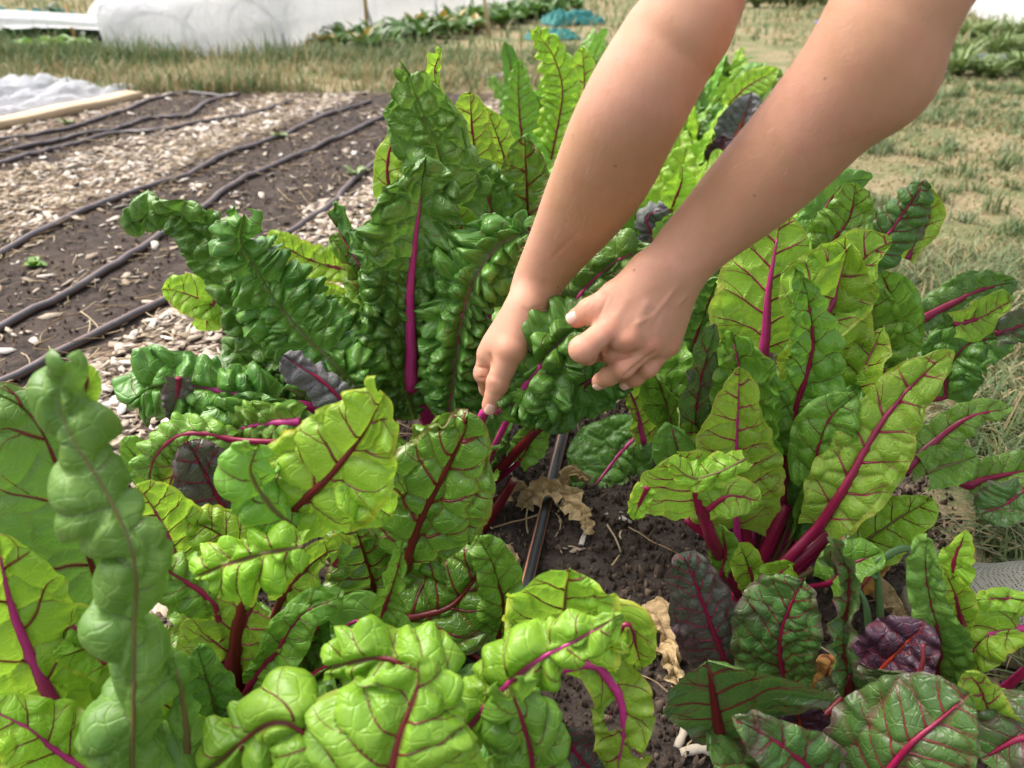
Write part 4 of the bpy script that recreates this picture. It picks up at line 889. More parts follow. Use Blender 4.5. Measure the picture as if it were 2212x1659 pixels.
lf(B, [(725, 1220, .46), (730, 1195), (738, 1165)], [16, 18, 12], 'mid', None, pleat=.001, n=4, curl=60)
lf(B, [(655, 1180, .43), (590, 1190), (510, 1210), (430, 1240)], [(30, 30), (60, 50), (95, 52), (95, 52), (50, 20)], 'lime', None, pleat=.006, n=5, puff=.005, cell=.035, fold=-14, curl=-45, ruf=.006, stalk='green', r1=.0015)
lf(B, [(610, 1128, .47), (665, 1075, .465), (730, 1010, .46), (790, 930, .46), (835, 850, .46)], [(60, 55), (130, 95), (140, 118), (118, 118), (82, 80), (20, 16)], 'lime', [b, (520, 1330, .46)], pleat=.004, n=5, puff=.005, cell=.035, fold=-4, curl=(-32, -12), ruf=.007, stalk='dred', r0=.0085, r1=.004)
lf(B, [(640, 1140, .455), (585, 1090), (545, 1020), (560, 960)], [30, 62, 62, 44, 20], 'mid', None, pleat=.006, n=4, puff=.006, cell=.035, fold=-14, curl=-45, stalk='green', r1=.001)
lf(B, [(770, 1030, .462), (800, 1080), (850, 1120)], [50, 70, 56, 20], 'lime', None, pleat=.002, n=4, puff=.003, stalk='green', r1=.001)
lf(B, [(900, 1420, .46), (840, 1370), (780, 1340), (715, 1370)], [15, 45, 60, 55, 20], 'teal', [b, (700, 1560, .42)], pleat=.001, n=4, puff=.001, stalk='mag', r1=.004)
lf(B, [(800, 1390, .45), (835, 1300), (862, 1220), (872, 1160)], [30, 45, 42, 30, 8], 'mid', [b], pleat=.003, n=6, curl=30)

# ---- bottom middle plant
Gp = plant(1010, 1640, 'chard at the bottom middle with puffed pale lime leaves folded over the soil')
b = (1010, 1650)
auto_leaves(Gp, at(900, 1760, .66), 9, .12, .9, ['mid', 'lime', 'dark'], 71, res=.003, W=.05)
lf(Gp, [(1290, 1680, .40), (1240, 1620), (1215, 1560)], [50, 70, 60, 20], 'purp', [b], pleat=.003, n=5, puff=.002)
lf(Gp, [(1205, 1450, .42), (1215, 1370), (1222, 1290), (1235, 1222)], [(80, 120), (115, 140), (130, 135), (125, 120), (80, 90)], 'lime', [b], pleat=.002, n=6, puff=.002, ruf=.009, rf=6, stalk='green', r1=.001, fold=10)
lf(Gp, [(1290, 1432, .41), (1335, 1500, .40), (1345, 1570, .39), (1330, 1680, .38)], [(40, 40), (60, 70), (62, 66), (60, 60), (30, 30)], 'lime', [(1150, 1470, .40), (1230, 1440, .405)], pleat=.001, n=4, puff=.002, ruf=.01, rf=7, stalk='mag', r0=.005, r1=.004, holes=((.42, .35, .13, .4), (.7, -.6, .06, .25)))
lf(Gp, [(1310, 1390, .42), (1360, 1350), (1385, 1440)], [40, 60, 50, 15], 'lime', None, pleat=.002, n=4)
lf(Gp, [(1000, 1585, .36), (1075, 1500, .365), (1165, 1425, .37), (1260, 1375, .375), (1345, 1325, .38)], [(40, 55), (70, 62), (80, 66), (68, 56), (42, 34), (12, 10)], 'fresh', None, pleat=.006, n=6, puff=.008, cell=.036, fold=-14, curl=-40, stalk='mag', r1=.003)
lf(Gp, [(1150, 1720, .34), (1150, 1640), (1130, 1560), (1100, 1480)], [60, 85, 85, 62, 20], 'mid', None, pleat=.006, n=6, puff=.006, cell=.03, fold=-12, curl=-40)
lf(Gp, [(860, 1820, .28), (845, 1700, .29), (865, 1590, .305), (900, 1490, .32), (905, 1425, .33)], [(200, 190), (250, 230), (250, 225), (200, 180), (130, 120), (30, 30)], 'fresh', None, pleat=.010, n=6, puff=.0075, cell=.046, fold=-8, curl=-22, stalk='dred', r1=.003, ruf=.006)
lf(Gp, [(760, 1700, .31), (680, 1600, .315), (590, 1560, .32), (460, 1650, .32)], [(90, 90), (110, 110), (110, 100), (80, 70), (14, 14)], 'fresh', None, pleat=.007, n=5, puff=.009, cell=.04, fold=-10, curl=-40, stalk='dred')
lf(Gp, [(960, 1500, .345), (900, 1450, .35), (820, 1420, .355), (720, 1440, .36)], [60, 85, 85, 60, 20], 'fresh', None, pleat=.006, n=5, puff=.009, cell=.04, fold=-10, curl=-40, stalk='dred')

# ---- big plant on the right
Hp = plant(1610, 1290, 'largest chard on the right, upright bright leaves on magenta stalks by the grass')
b = (1612, 1295)
auto_leaves(Hp, ground_at(1620, 1275), 9, .26, .4, ['mid', 'dark', 'mid', 'under'], 81, res=.003, W=.04, stalk='mag', amin=.1, amax=3.0)
auto_leaves(Hp, np.array(ground_at(1660, 1240)), 9, .33, .28, ['mid', 'lime', 'under', 'mid'], 85, res=.003, W=.05, stalk='mag', amin=.1, amax=3.0)
auto_leaves(Hp, np.array(ground_at(1500, 1120)), 4, .26, .25, ['dark', 'mid'], 87, res=.003, W=.045, stalk='mag', amin=.8, amax=2.8)
lf(Hp, [(1750, 520, .80), (1790, 440, .82), (1830, 395), (1885, 385)], [25, 40, 40, 26, 8], 'teal', [b, (1720, 900, .72)], pleat=.004, n=8, curl=-30)
lf(Hp, [(1760, 560, .78), (1830, 480), (1850, 400)], [40, 62, 50, 15], 'mid', None, pleat=.004, n=7, puff=.003)
lf(Hp, [(1960, 560, .77), (2005, 470, .78), (2000, 395)], [15, 30, 28, 12], 'under', None, pleat=.001, n=5)
lf(Hp, [(1880, 560, .75), (1930, 490, .76), (1975, 425), (2000, 385)], [35, 58, 60, 42, 14], 'redgr', [b, (1850, 800, .72)], pleat=.004, n=6, puff=.003, fold=-8, curl=-30, stalk='crim')
lf(Hp, [(1830, 920, .74), (1850, 790, .75), (1865, 680), (1850, 590)], [55, 92, 98, 75, 30], 'mid', [b, (1740, 1050, .68)], pleat=.003, n=7, puff=.003, stalk='green')
lf(Hp, [(1930, 760, .76), (1930, 660), (1900, 580)], [35, 60, 55, 25], 'mid', None, pleat=.003, n=6, puff=.003)
lf(Hp, [(1650, 760, .72), (1658, 650, .73), (1672, 560, .74), (1688, 460, .75)], [(70, 50), (115, 75), (120, 105), (105, 105), (60, 70), (20, 20)], 'under', [b, (1690, 1080, .66)], pleat=.003, n=6, puff=.002, fold=-4, curl=10, stalk='mag', r0=.009, r1=.0058, side=-1, midrib=.85)
lf(Hp, [(1765, 705, .70), (1815, 625, .71), (1868, 560, .72), (1930, 520)], [(60, 50), (105, 70), (120, 80), (95, 70), (60, 40), (20, 15)], 'under', [b, (1700, 1050, .65), (1720, 800, .69)], pleat=.002, n=5, puff=.002, stalk='crim', r0=.009, r1=.0058, side=-1, ruf=.007, midrib=.8)
lf(Hp, [(1700, 965, .66), (1722, 870), (1755, 760), (1745, 640), (1720, 570)], [(20, 35), (38, 72), (52, 80), (50, 58), (35, 35), (10, 10)], 'mid', [b, (1690, 1100, .64)], pleat=.006, n=9, puff=.003, stalk='crim', r1=.004)
lf(Hp, [(1500, 990, .68), (1505, 880), (1525, 780), (1545, 700)], [30, 42, 42, 32, 10], 'redgr', [b, (1540, 1150, .64)], pleat=.002, n=6, roll=25)
lf(Hp, [(1640, 1060, .67), (1625, 930), (1615, 820), (1610, 735)], [60, 85, 90, 75, 25], 'mid', [b], pleat=.004, n=7, puff=.003, stalk='mag')
lf(Hp, [(1592, 1140, .61), (1591, 1010), (1593, 890), (1596, 790)], [(55, 60), (84, 92), (92, 94), (80, 80), (55, 52), (16, 16)], 'under', [b], pleat=.0035, n=8, puff=.0022, fold=5, stalk='mag', r0=.005, r1=.0032, slope=.7)
lf(Hp, [(2040, 860, .78), (2050, 790, .79), (2100, 740), (2180, 730)], [40, 66, 70, 60, 25], 'dark', [b, (1850, 900, .75)], pleat=.004, n=7, puff=.004, stalk='crim')
lf(Hp, [(1990, 690, .76), (2060, 655, .765), (2120, 625), (2205, 605)], [(30, 25), (48, 45), (52, 48), (34, 30), (8, 8)], 'dark', [b, (1760, 900, .72), (1900, 725, .75)], pleat=.004, n=8, puff=.003, stalk='crim', r1=.005, curl=-20)
lf(Hp, [(2060, 700, .75), (2120, 685), (2190, 650)], [30, 44, 40, 12], 'under', None, pleat=.002, n=5)
lf(Hp, [(2150, 720, .76), (2200, 705), (2270, 690)], [25, 36, 34, 12], 'redgr', None, pleat=.003, n=6, stalk='crim')
lf(Hp, [(1785, 1070, .62), (1765, 1000), (1790, 910), (1850, 850)], [(30, 45), (62, 50), (66, 60), (50, 60), (15, 20)], 'mid', None, pleat=.003, n=6, puff=.003)
lf(Hp, [(1770, 1135, .585), (1835, 1030, .59), (1895, 925, .60), (1960, 845, .61), (2045, 762, .62)], [(40, 38), (72, 78), (78, 92), (62, 82), (48, 50), (8, 8)], 'under', [b, (1680, 1230, .58)], pleat=.003, n=6, puff=.0025, fold=8, stalk='crim', r0=.009, r1=.0055, ruf=.006)
lf(Hp, [(1830, 1190, .60), (1890, 1150), (1950, 1110), (2012, 1075)], [30, 58, 62, 50, 15], 'lime', [b, (1700, 1260, .58)], pleat=.002, n=5, puff=.002, stalk='green', r1=.002)
lf(Hp, [(1790, 1260, .55), (1840, 1220), (1900, 1195)], [30, 46, 40, 12], 'mid', [b], pleat=.003, n=5)
lf(Hp, [(1960, 1010, .63), (2020, 955, .64), (2090, 905), (2180, 882)], [(30, 30), (40, 42), (30, 36), (22, 20), (5, 5)], 'mid', [b, (1700, 1230, .58), (1850, 1100, .61)], pleat=.003, n=7, stalk='crim', r0=.008, r1=.005, curl=-20)
lf(Hp, [(2000, 1020, .62), (2050, 1005, .63), (2110, 985)], [40, 50, 40, 12], 'mid', None, pleat=.002, n=5, stalk='green')
lf(Hp, [(2090, 1050, .63), (2150, 1030, .64), (2260, 1010)], [(30, 20), (45, 25), (45, 30), (20, 10)], 'mid', [(1955, 1012, .63), (2030, 1020, .63)], pleat=.003, n=6, stalk='crim', r0=.0045, r1=.004)
lf(Hp, [(2215, 1060, .60), (2170, 1090), (2120, 1110)], [30, 52, 46, 20], 'redgr', None, pleat=.004, n=5, puff=.003)
lf(Hp, [(1480, 1015, .63), (1465, 965), (1450, 915)], [34, 46, 44, 24], 'dark', [b], pleat=.002, n=5, puff=.003, stalk='crim')
lf(Hp, [(1515, 1095, .56), (1495, 1035, .555), (1470, 975, .55)], [(30, 25), (110, 70), (110, 70), (50, 30)], 'under', [b, (1545, 1180, .57)], pleat=.0015, n=5, puff=.0015, stalk='crim', r0=.009, r1=.0062, fold=10, midrib=.5)
lf(Hp, [(1610, 990, .54), (1560, 1020, .53), (1500, 1035), (1445, 1000)], [20, 36, 38, 30, 12], 'lime', None, pleat=.0015, n=5, puff=.0015, fold=-10, curl=-30, stalk='green', r1=.001)
lf(Hp, [(1530, 1100, .55), (1580, 1070, .545), (1645, 1085)], [20, 48, 40, 14], 'under', None, pleat=.001, n=4, stalk='crim')
lf(Hp, [(1400, 1050, .55), (1385, 1080), (1370, 1118)], [22, 28, 12], 'lime', None, pleat=.001, n=4)
lf(Hp, [(1640, 1300, .55), (1625, 1240), (1600, 1180)], [14, 30, 32, 14], 'lime', None, pleat=.002, n=5, ruf=.006)
lf(Hp, [(1640, 1290, .54), (1670, 1250), (1715, 1215)], [15, 30, 30, 12], 'lime', None, pleat=.002, n=5, ruf=.008)
lf(Hp, [(1560, 1240, .57), (1570, 1190), (1560, 1140)], [12, 28, 30, 14], 'mid', [b], pleat=.002, n=5)
for (x0, y0, x1, y1, r_) in ((1650, 1290, 1480, 1120, .005), (1590, 1300, 1700, 1090, .0095), (1620, 1300, 1590, 1060, .0075), (1660, 1290, 1850, 1090, .0085)):
    p0 = ground_at(x0, y0, .0); p1 = at(x1, y1, dY(y1, p0[1] + .03)); X_, _ = spline([p0, (p0 + p1) / 2 + [.004, 0, .004], p1], 16)
    v_, f_ = tube_geo(X_, np.linspace(r_ * 1.2, r_ * .7, 16), 12, .75, .05); n_ = len(v_); mesh_obj('stalk', v_, f_, SM['crim'], Hp, {'along': np.linspace(0, .1, n_), 'around': (np.arange(n_) % 12) / 12.})

# ---- purple plant at the lower right
Ip = plant(1650, 1680, 'purple-bronze chard at the lower right with dark red and orange stalks')
b = (1640, 1690)
auto_leaves(Ip, at(1720, 1660, .68), 7, .13, .9, ['purp', 'redgr', 'night'], 91, res=.003, W=.035, stalk='orange')
lf(Ip, [(1570, 1440, .48), (1545, 1370), (1515, 1290), (1480, 1200)], [50, 78, 80, 62, 20], 'purp', [b, (1590, 1540, .44)], pleat=.003, crump=.010, n=9, puff=.002, cell=.013, stalk='crim', fold=-4)
lf(Ip, [(1705, 1490, .46), (1690, 1400), (1705, 1320), (1745, 1240)], [50, 80, 90, 74, 40], 'redgr', [b], pleat=.003, crump=.011, n=8, puff=.0017, cell=.014, stalk='crim', slope=.8)
lf(Ip, [(1850, 1510, .45), (1895, 1455), (1945, 1400), (1995, 1350)], [34, 66, 78, 72, 50], 'night', [b], pleat=.003, crump=.009, fold=18, curl=-10, cord=.1, ruf=.009, n=8, puff=.002, cell=.018, stalk='orange')
lf(Ip, [(1838, 1490, .43), (1822, 1400), (1828, 1320), (1835, 1240), (1800, 1165)], [24, 40, 42, 34, 30, 14], 'redgr', [b], pleat=.004, n=9, puff=.003, curl=50, stalk='dred')
lf(Ip, [(1815, 1235, .44), (1800, 1190), (1830, 1150)], [22, 34, 30, 10], 'redgr', None, pleat=.002, n=5, curl=60)
lf(Ip, [(1740, 1640, .42), (1730, 1570), (1720, 1510)], [44, 62, 58, 26], 'night', [b], pleat=.003, n=6, puff=.002, cell=.018, stalk='orange', r1=.003)
lf(Ip, [(1560, 1610, .42), (1542, 1520, .42), (1528, 1430, .42)], [(14, 14), (55, 90), (90, 190), (95, 235), (60, 160)], 'redgr', [b, (1600, 1690, .40)], pleat=.0015, n=5, puff=.001, fold=12, stalk='dred', r0=.008, r1=.0062, side=-1, cell=.03)
lf(Ip, [(1800, 1720, .36), (1730, 1640), (1660, 1590), (1590, 1555)], [40, 72, 76, 56, 16], 'redgr', [b], pleat=.002, n=5, puff=.002, stalk='crim')
lf(Ip, [(1640, 1690, .38), (1650, 1620), (1655, 1560)], [20, 32, 28, 10], 'redgr', None, pleat=.003, n=6)
lf(Ip, [(1880, 1720, .36), (1955, 1620, .36), (2030, 1555, .365), (2100, 1495, .37)], [(80, 60), (150, 120), (168, 140), (140, 120), (90, 80), (26, 24)], 'redgr', [b], pleat=.0025, n=7, puff=.002, cell=.03, fold=-6, curl=-12, stalk='crim', r1=.004, slope=.7)
for (x0, y0, x1, y1, r_, mt) in ((1735, 1720, 1760, 1560, .004, 'orange'), (1800, 1700, 1835, 1450, .006, 'dred'), (1540, 1700, 1500, 1630, .007, 'orange'), (1960, 1500, 1995, 1390, .0026, 'dred')):
    p0 = at(x0, y0, dY(y0, .41)); p1 = at(x1, y1, dY(y1, .43)); X_, _ = spline([p0, (p0 + p1) / 2 + [.004, 0, .004], p1], 16)
    v_, f_ = tube_geo(X_, np.linspace(r_ * 1.2, r_ * .7, 16), 12, .75, .05); n_ = len(v_); mesh_obj('stalk', v_, f_, SM[mt], Ip, {'along': np.linspace(0, .1, n_), 'around': (np.arange(n_) % 12) / 12.})

Kp = plant(2110, 1560, 'pale lime and grey-green chard in front of the mesh shoe')
b = (2080, 1560)
lf(Kp, [(2025, 1480, .46), (2030, 1390), (2010, 1300), (2000, 1230), (2005, 1160)], [(30, 40), (45, 60), (50, 62), (42, 42), (42, 38), (20, 18)], 'teal', [b], pleat=.004, n=10, puff=.0025, cell=.016, stalk='crim')
lf(Kp, [(2055, 1260, .48), (2060, 1210), (2085, 1145)], [16, 30, 28, 8], 'lime', [b, (2060, 1380, .47)], pleat=.001, n=4)
lf(Kp, [(2080, 1350, .47), (2065, 1290), (2040, 1230)], [16, 34, 32, 12], 'lime', None, pleat=.001, n=4)
lf(Kp, [(2205, 1355, .47), (2140, 1370), (2100, 1410), (2090, 1450)], [(20, 30), (44, 62), (56, 66), (44, 40), (14, 14)], 'lime', [b, (2260, 1400, .46)], pleat=.003, n=5, puff=.004, cell=.024, stalk='mag')
lf(Kp, [(2240, 1300, .48), (2180, 1290), (2110, 1295)], [16, 26, 24, 10], 'lime', [b, (2260, 1400, .46)], pleat=.002, n=5, puff=.003)
lf(Kp, [(2190, 1620, .40), (2150, 1560), (2120, 1490), (2090, 1450)], [40, 66, 66, 46, 14], 'under', [b], pleat=.002, n=5, stalk='crim')
lf(Kp, [(2260, 1590, .38), (2200, 1600), (2120, 1640)], [60, 90, 80, 30], 'redgr', [(2300, 1640, .38)], pleat=.002, n=5, stalk='crim', r1=.004)
lf(Kp, [(2200, 1520, .41), (2150, 1515), (2110, 1520)], [12, 22, 20, 8], 'mid', None, pleat=.002, n=5)

# ---- plants farther along the bed
J = plant(1190, 470, 'tall pale green crinkled chard standing behind the arm on the left')
b = (1190, 470)
auto_leaves(J, ground_at(1190, 470), 12, .42, .3, ['mid', 'lime', 'mid', 'teal'], 101, res=.005, W=.05)
lf(J, [(1170, 430, 1.45), (1195, 320), (1215, 200), (1195, 120), (1155, 62)], [28, 44, 48, 40, 34, 10], 'lime', [b], pleat=.011, n=16, puff=.005, fold=-8, curl=-20, res=.003)
lf(J, [(1255, 300, 1.5), (1262, 200), (1258, 100)], [26, 40, 44, 30, 12], 'under', [b], pleat=.003, n=6, res=.003)
lf(J, [(1130, 330, 1.5), (1120, 230), (1118, 130)], [24, 40, 40, 26, 10], 'mid', [b], pleat=.006, n=9, res=.003)
lf(J, [(1100, 300, 1.6), (1110, 190), (1090, 90)], [22, 30, 30, 20, 8], 'dark', [b], pleat=.004, n=8, res=.004)
M = plant(1570, 330, 'chard beyond the arms with a dull slate-purple leaf and orange stalk')
b = (1570, 330)
auto_leaves(M, ground_at(1560, 335), 10, .30, .4, ['lime', 'mid', 'gloss', 'under'], 111, res=.005, W=.045)
lf(M, [(1575, 320, 1.62), (1600, 270), (1625, 200)], [20, 50, 56, 40, 12], 'slate', [(1550, 370)], pleat=.006, n=7, puff=.004, stalk='orange', r0=.007, r1=.006, res=.003)
lf(M, [(1545, 350, 1.6), (1560, 310), (1560, 290)], [26, 36, 30, 12], 'night', [b], pleat=.004, n=6, res=.003)
lf(M, [(1570, 230, 1.8), (1610, 190), (1680, 150)], [15, 30, 32, 24, 8], 'lime', [b], pleat=.006, n=8, res=.003)
N = plant(1420, 560, 'chard between the two forearms with a curled grey-purple leaf')
b = (1420, 580)
auto_leaves(N, ground_at(1430, 570), 14, .26, .6, ['mid', 'teal', 'mid', 'lime'], 121, res=.004, W=.045)
lf(N, [(1400, 560, 1.12), (1410, 510), (1395, 470), (1440, 450)], [20, 34, 34, 26, 10], 'slate', [b], pleat=.006, n=7, puff=.003, curl=-50, fold=-15, res=.003)
lf(N, [(1450, 450, 1.2), (1470, 400), (1475, 350)], [18, 34, 34, 20, 8], 'lime', [b], pleat=.003, n=5, res=.003)
lf(N, [(1320, 520, 1.1), (1300, 600), (1290, 660)], [30, 50, 50, 30], 'teal', [b], pleat=.007, n=8, puff=.004, res=.003)
for i, (u_, v_, h_, mt, lb) in enumerate((
        (1.30, .30, .34, ['mid', 'lime', 'dark'], 'leafy chard directly behind the tall dark crinkled plant'),
        (1.45, -.02, .26, ['lime', 'mid', 'teal'], 'pale chard seen under the raised forearms, past the gripped one'),
        (1.75, .26, .36, ['mid', 'lime', 'dark'], 'bushy chard behind the left arm, further down the bed'),
        (1.75, -.08, .27, ['mid', 'lime'], 'chard in the gap between the arms, right of the slate-leaved one'),
        (2.15, .22, .40, ['dark', 'teal', 'mid'], 'dark chard further down the bed in front of the teal netting'),
        (2.15, -.05, .30, ['lime', 'mid'], 'light green chard by the lawn, far down the bed'),
        (2.6, .20, .40, ['dark', 'mid'], 'dark green chard near the far end of the bed'),
        (2.6, -.08, .28, ['lime', 'mid'], 'low lime chard near the far end of the bed beside the lawn'),
        (3.1, .15, .36, ['dark', 'mid'], 'farthest chard at the end of the bed'),
        (1.22, .08, .30, ['mid', 'teal', 'lime'], 'broad chard hidden mostly behind the left forearm'),
        (1.6, .12, .36, ['lime', 'mid'], 'upright lime chard between the tall pale one and the left arm'),
        (1.95, .10, .36, ['mid', 'dark', 'lime'], 'mixed green chard halfway down the bed'),
        (2.4, .08, .36, ['teal', 'mid'], 'bluish green chard far down the bed behind the left arm'),
        (1.5, .42, .24, ['mid', 'lime'], 'short chard at the edge of the wood chips behind the tall dark one'))):
    x_, y_ = row_xy(u_, v_); o = empty('chard_plant', (x_, y_, 0), lb, 'chard plant', 'chard plants along the bed')
    auto_leaves(o, (x_, y_, 0), 19, h_, .45, mt, 200 + i, res=.006 if u_ > 2 else .0045, W=.048, pl=1.3)

# ---- dead leaves and bits on the soil
DM = leaf_mat('dry_leaf', (.42, .29, .13), (.55, .41, .22), (.30, .18, .08), .6, rough=.7, transl=.15, net=.3, blotch=(.28, .17, .08))
LM['dry'] = DM
SM['dry'] = stalk_mat('dry_stalk', (.35, .22, .10), (.5, .36, .2), .7)
def dead(x, y, L, W, ang, label, seed, z=.012):
    g = ground_at(x, y); g[2] = z; d = np.array([math.cos(ang), math.sin(ang), 0]) * L
    P = [g - d * .5 + [0, 0, -.004], g - d * .15 + [0, .004, .012], g + d * .2 + [.003, 0, .004], g + d * .5]
    root = empty('dead_leaf', tuple(g), label, 'dead leaf', 'dried leaves on the soil')
    build_leaf(root, P, [W * .4, W, W * .8, W * .3], [W * .3, W * .8, W, W * .4], 'dry', None, front=(0, -.3, 1), seed=seed, pleat=.003, n=5, puff=.003, cell=.012, ruf=.007, rf=9, fold=25, curl=30, r1=.0015, stalk='dry', lump=.012)
for i, q in enumerate(((1195, 1095, .085, .018, .3, 'dry tan leaf draped over the striped black hose'), (1245, 1140, .06, .014, -.9, 'narrow tan dead leaf on dark soil right of the hose'),
        (1240, 1062, .035, .016, .2, 'small brown dry leaf touching the low dark green leaf'), (1130, 1095, .05, .012, .1, 'thin dry leaf shred beside the cut red stubs'),
        (1420, 1390, .075, .02, -1.2, 'large pale dead leaf between the lime and purple plants'), (1440, 1470, .05, .016, -1.4, 'torn pale dead leaf lower down by the purple plant'),
        (1345, 870, .07, .02, .1, 'brown dead leaf on the soil under the fingers'), (1620, 1570, .09, .022, .5, 'tan dead leaf flat below the purple umbrella leaf'),
        (1890, 1340, .08, .02, -1.0, 'dry curled leaf behind the narrow grey-green leaf'), (1590, 1510, .05, .015, 1.0, 'little tan dead leaf against the dark red stalks'), (1100, 1230, .03, .01, .2, 'tiny dry leaf scrap left of the hose'))):
    dead(*q, 500 + i)
yl = empty('fallen_leaf', tuple(ground_at(1780, 1480)), 'yellow-orange dying leaf with pink veins inside the purple plant', 'dead leaf')
LM['yellow'] = leaf_mat('dying_leaf', (.55, .36, .06), (.62, .30, .10), (.5, .05, .1), .7, rough=.5, transl=.3, net=.3)
lf(yl, [(1760, 1560, .44), (1775, 1490, .45), (1800, 1420)], [26, 44, 40, 12], 'yellow', None, pleat=.002, n=5, stalk='mag', r1=.002)
yl = empty('fallen_leaf', tuple(ground_at(1900, 1260)), 'yellow dying leaf at the foot of the largest chard', 'dead leaf')
lf(yl, [(1860, 1270, .58), (1890, 1240), (1925, 1215)], [14, 24, 20, 8], 'yellow', None, pleat=.002, n=5, stalk='mag', r1=.0015)
# bleached stem pieces and two woody bits
BL2 = plain('bleached_stem', (.50, .44, .36), .8, .5, 60, .2, (.30, .25, .2), (1, 1, 1))
for i, (x0, y0, x1, y1, r_, lb) in enumerate(((1478, 1570, 1462, 1615, .0036, 'short bleached stem piece standing left of the other two'), (1470, 1625, 1550, 1630, .0045, 'bleached hollow stem piece lying across the soil'),
        (1500, 1560, 1560, 1575, .003, 'thin bleached stem sliver above the lying piece'), (1490, 1500, 1470, 1545, .0022, 'slender pale stem bit just right of the torn dead leaf'), (1440, 1310, 1520, 1290, .0028, 'reddish brown dry root end near the purple leaf'), (1730, 1520, 1700, 1470, .003, 'bleached stem bit inside the purple plant'))):
    p0 = ground_at(x0, y0, .007); p1 = ground_at(x1, y1, .009); X_, _ = spline([p0, (p0 + p1) / 2 + [.003, .002, .004], p1], 8)
    v_, f_ = tube_geo(X_, [r_, r_ * .9, r_ * 1.05, r_, r_ * .9, r_ * 1.1, r_, r_ * .85], 9, .8, .08, up=(0, 0, 1)); tag(mesh_obj('stem_piece', v_, f_, BL2), lb, 'plant stem')
# reed-like weed behind the purple plant
RG = plain('reed', (.16, .30, .10), .4, .2, 20)
rg = empty('reed_grass', tuple(ground_at(1900, 1390)), 'thick upright grass stem rising between the purple plant and the lawn', 'grass stem')
q0 = ground_at(1905, 1400, 0); v_, f_ = tube_geo(spline([q0, at(1900, 1300, dY(1300, q0[1])), at(1890, 1200, dY(1200, q0[1] + .01))], 10)[0], np.linspace(.0042, .0028, 10), 8); mesh_obj('stem', v_, f_, RG, rg)
for a_, b_ in (((1890, 1215), (1990, 1190)), ((1893, 1250), (1840, 1230)), ((1880, 1380), (1850, 1260))):
    q1 = at(a_[0], a_[1], dY(a_[1], q0[1])); q2 = at(b_[0], b_[1], dY(b_[1], q0[1] + .03)); v_, f_ = tube_geo(spline([q1, (q1 + q2) / 2 + [0, 0, .01], q2], 8)[0], [.003, .0045, .005, .0045, .004, .003, .002, .0006], 6, .25); mesh_obj('blade', v_, f_, RG, rg)
# ================================================================ THE PERSON
def sdf_grid(lo, hi, h):
    lo = np.array(lo, float); n = np.ceil((np.array(hi) - lo) / h).astype(int) + 1
    return dict(lo=lo, h=h, f=np.full(n, .05, np.float32), n=n)
def _box(g, lo, hi):
    a = np.clip(np.floor((lo - g['lo']) / g['h']).astype(int), 0, g['n']); b = np.clip(np.ceil((hi - g['lo']) / g['h']).astype(int) + 1, 0, g['n'])
    ax = [g['lo'][i] + g['h'] * np.arange(a[i], b[i]) for i in range(3)]
    return a, b, np.stack(np.meshgrid(*ax, indexing='ij'), -1).astype(np.float32)
def _smin(a, b, k):
    h = np.clip(.5 + .5 * (b - a) / k, 0, 1); return b * (1 - h) + a * h - k * h * (1 - h)
def cone(g, p0, p1, a0, a1, b0=None, b1=None, lat=None, k=.006):
    """rounded tapering segment with an elliptical section: a = half width along lat, b = half depth"""
    p0 = np.array(p0, float); p1 = np.array(p1, float); b0 = a0 if b0 is None else b0; b1 = a1 if b1 is None else b1
    m = max(a0, a1, b0, b1) + k + .012
    i0, i1, P = _box(g, np.minimum(p0, p1) - m, np.maximum(p0, p1) + m)
    if P.size == 0: return
    d = p1 - p0; L = np.linalg.norm(d); t = d / (L + 1e-9)
    if lat is None:
        v = np.array(cam_pos) - (p0 + p1) / 2; lat = np.cross(t, v)
    lat = np.array(lat, float); lat = lat - t * lat.dot(t); lat /= np.linalg.norm(lat) + 1e-9; dor = np.cross(lat, t)
    q = P - p0.astype(np.float32); z = q @ t.astype(np.float32); u = np.clip(z / (L + 1e-9), 0, 1)
    ez = z - u * L; x = q @ lat.astype(np.float32); y = q @ dor.astype(np.float32)
    A = a0 + (a1 - a0) * u; B = b0 + (b1 - b0) * u; M = np.minimum(A, B)
    k0 = np.sqrt((x / A) ** 2 + (y / B) ** 2 + (ez / M) ** 2) + 1e-6; k1 = np.sqrt((x / A ** 2) ** 2 + (y / B ** 2) ** 2 + (ez / M ** 2) ** 2) + 1e-6
    s = k0 * (k0 - 1) / k1
    sl_ = tuple(slice(i0[i], i1[i]) for i in range(3)); g['f'][sl_] = _smin(g['f'][sl_], s.astype(np.float32), k)
def chain(g, pts, ra, rb=None, lat=None, k=.006, fine=0):
    if fine:
        n_ = (len(pts) - 1) * fine + 1; pts = catmull(np.array(pts), n_); ra = catmull(ra, n_)[:, 0]; rb = list(catmull(rb, n_)[:, 0]); k = .004
    for i in range(len(pts) - 1): cone(g, pts[i], pts[i + 1], ra[i], ra[i + 1], rb[i] if rb else None, rb[i + 1] if rb else None, lat, k)
def merge(g, s, k=.003):          # smooth union of grid s (same frame) into g
    g['f'] = _smin(g['f'], s['f'], k)
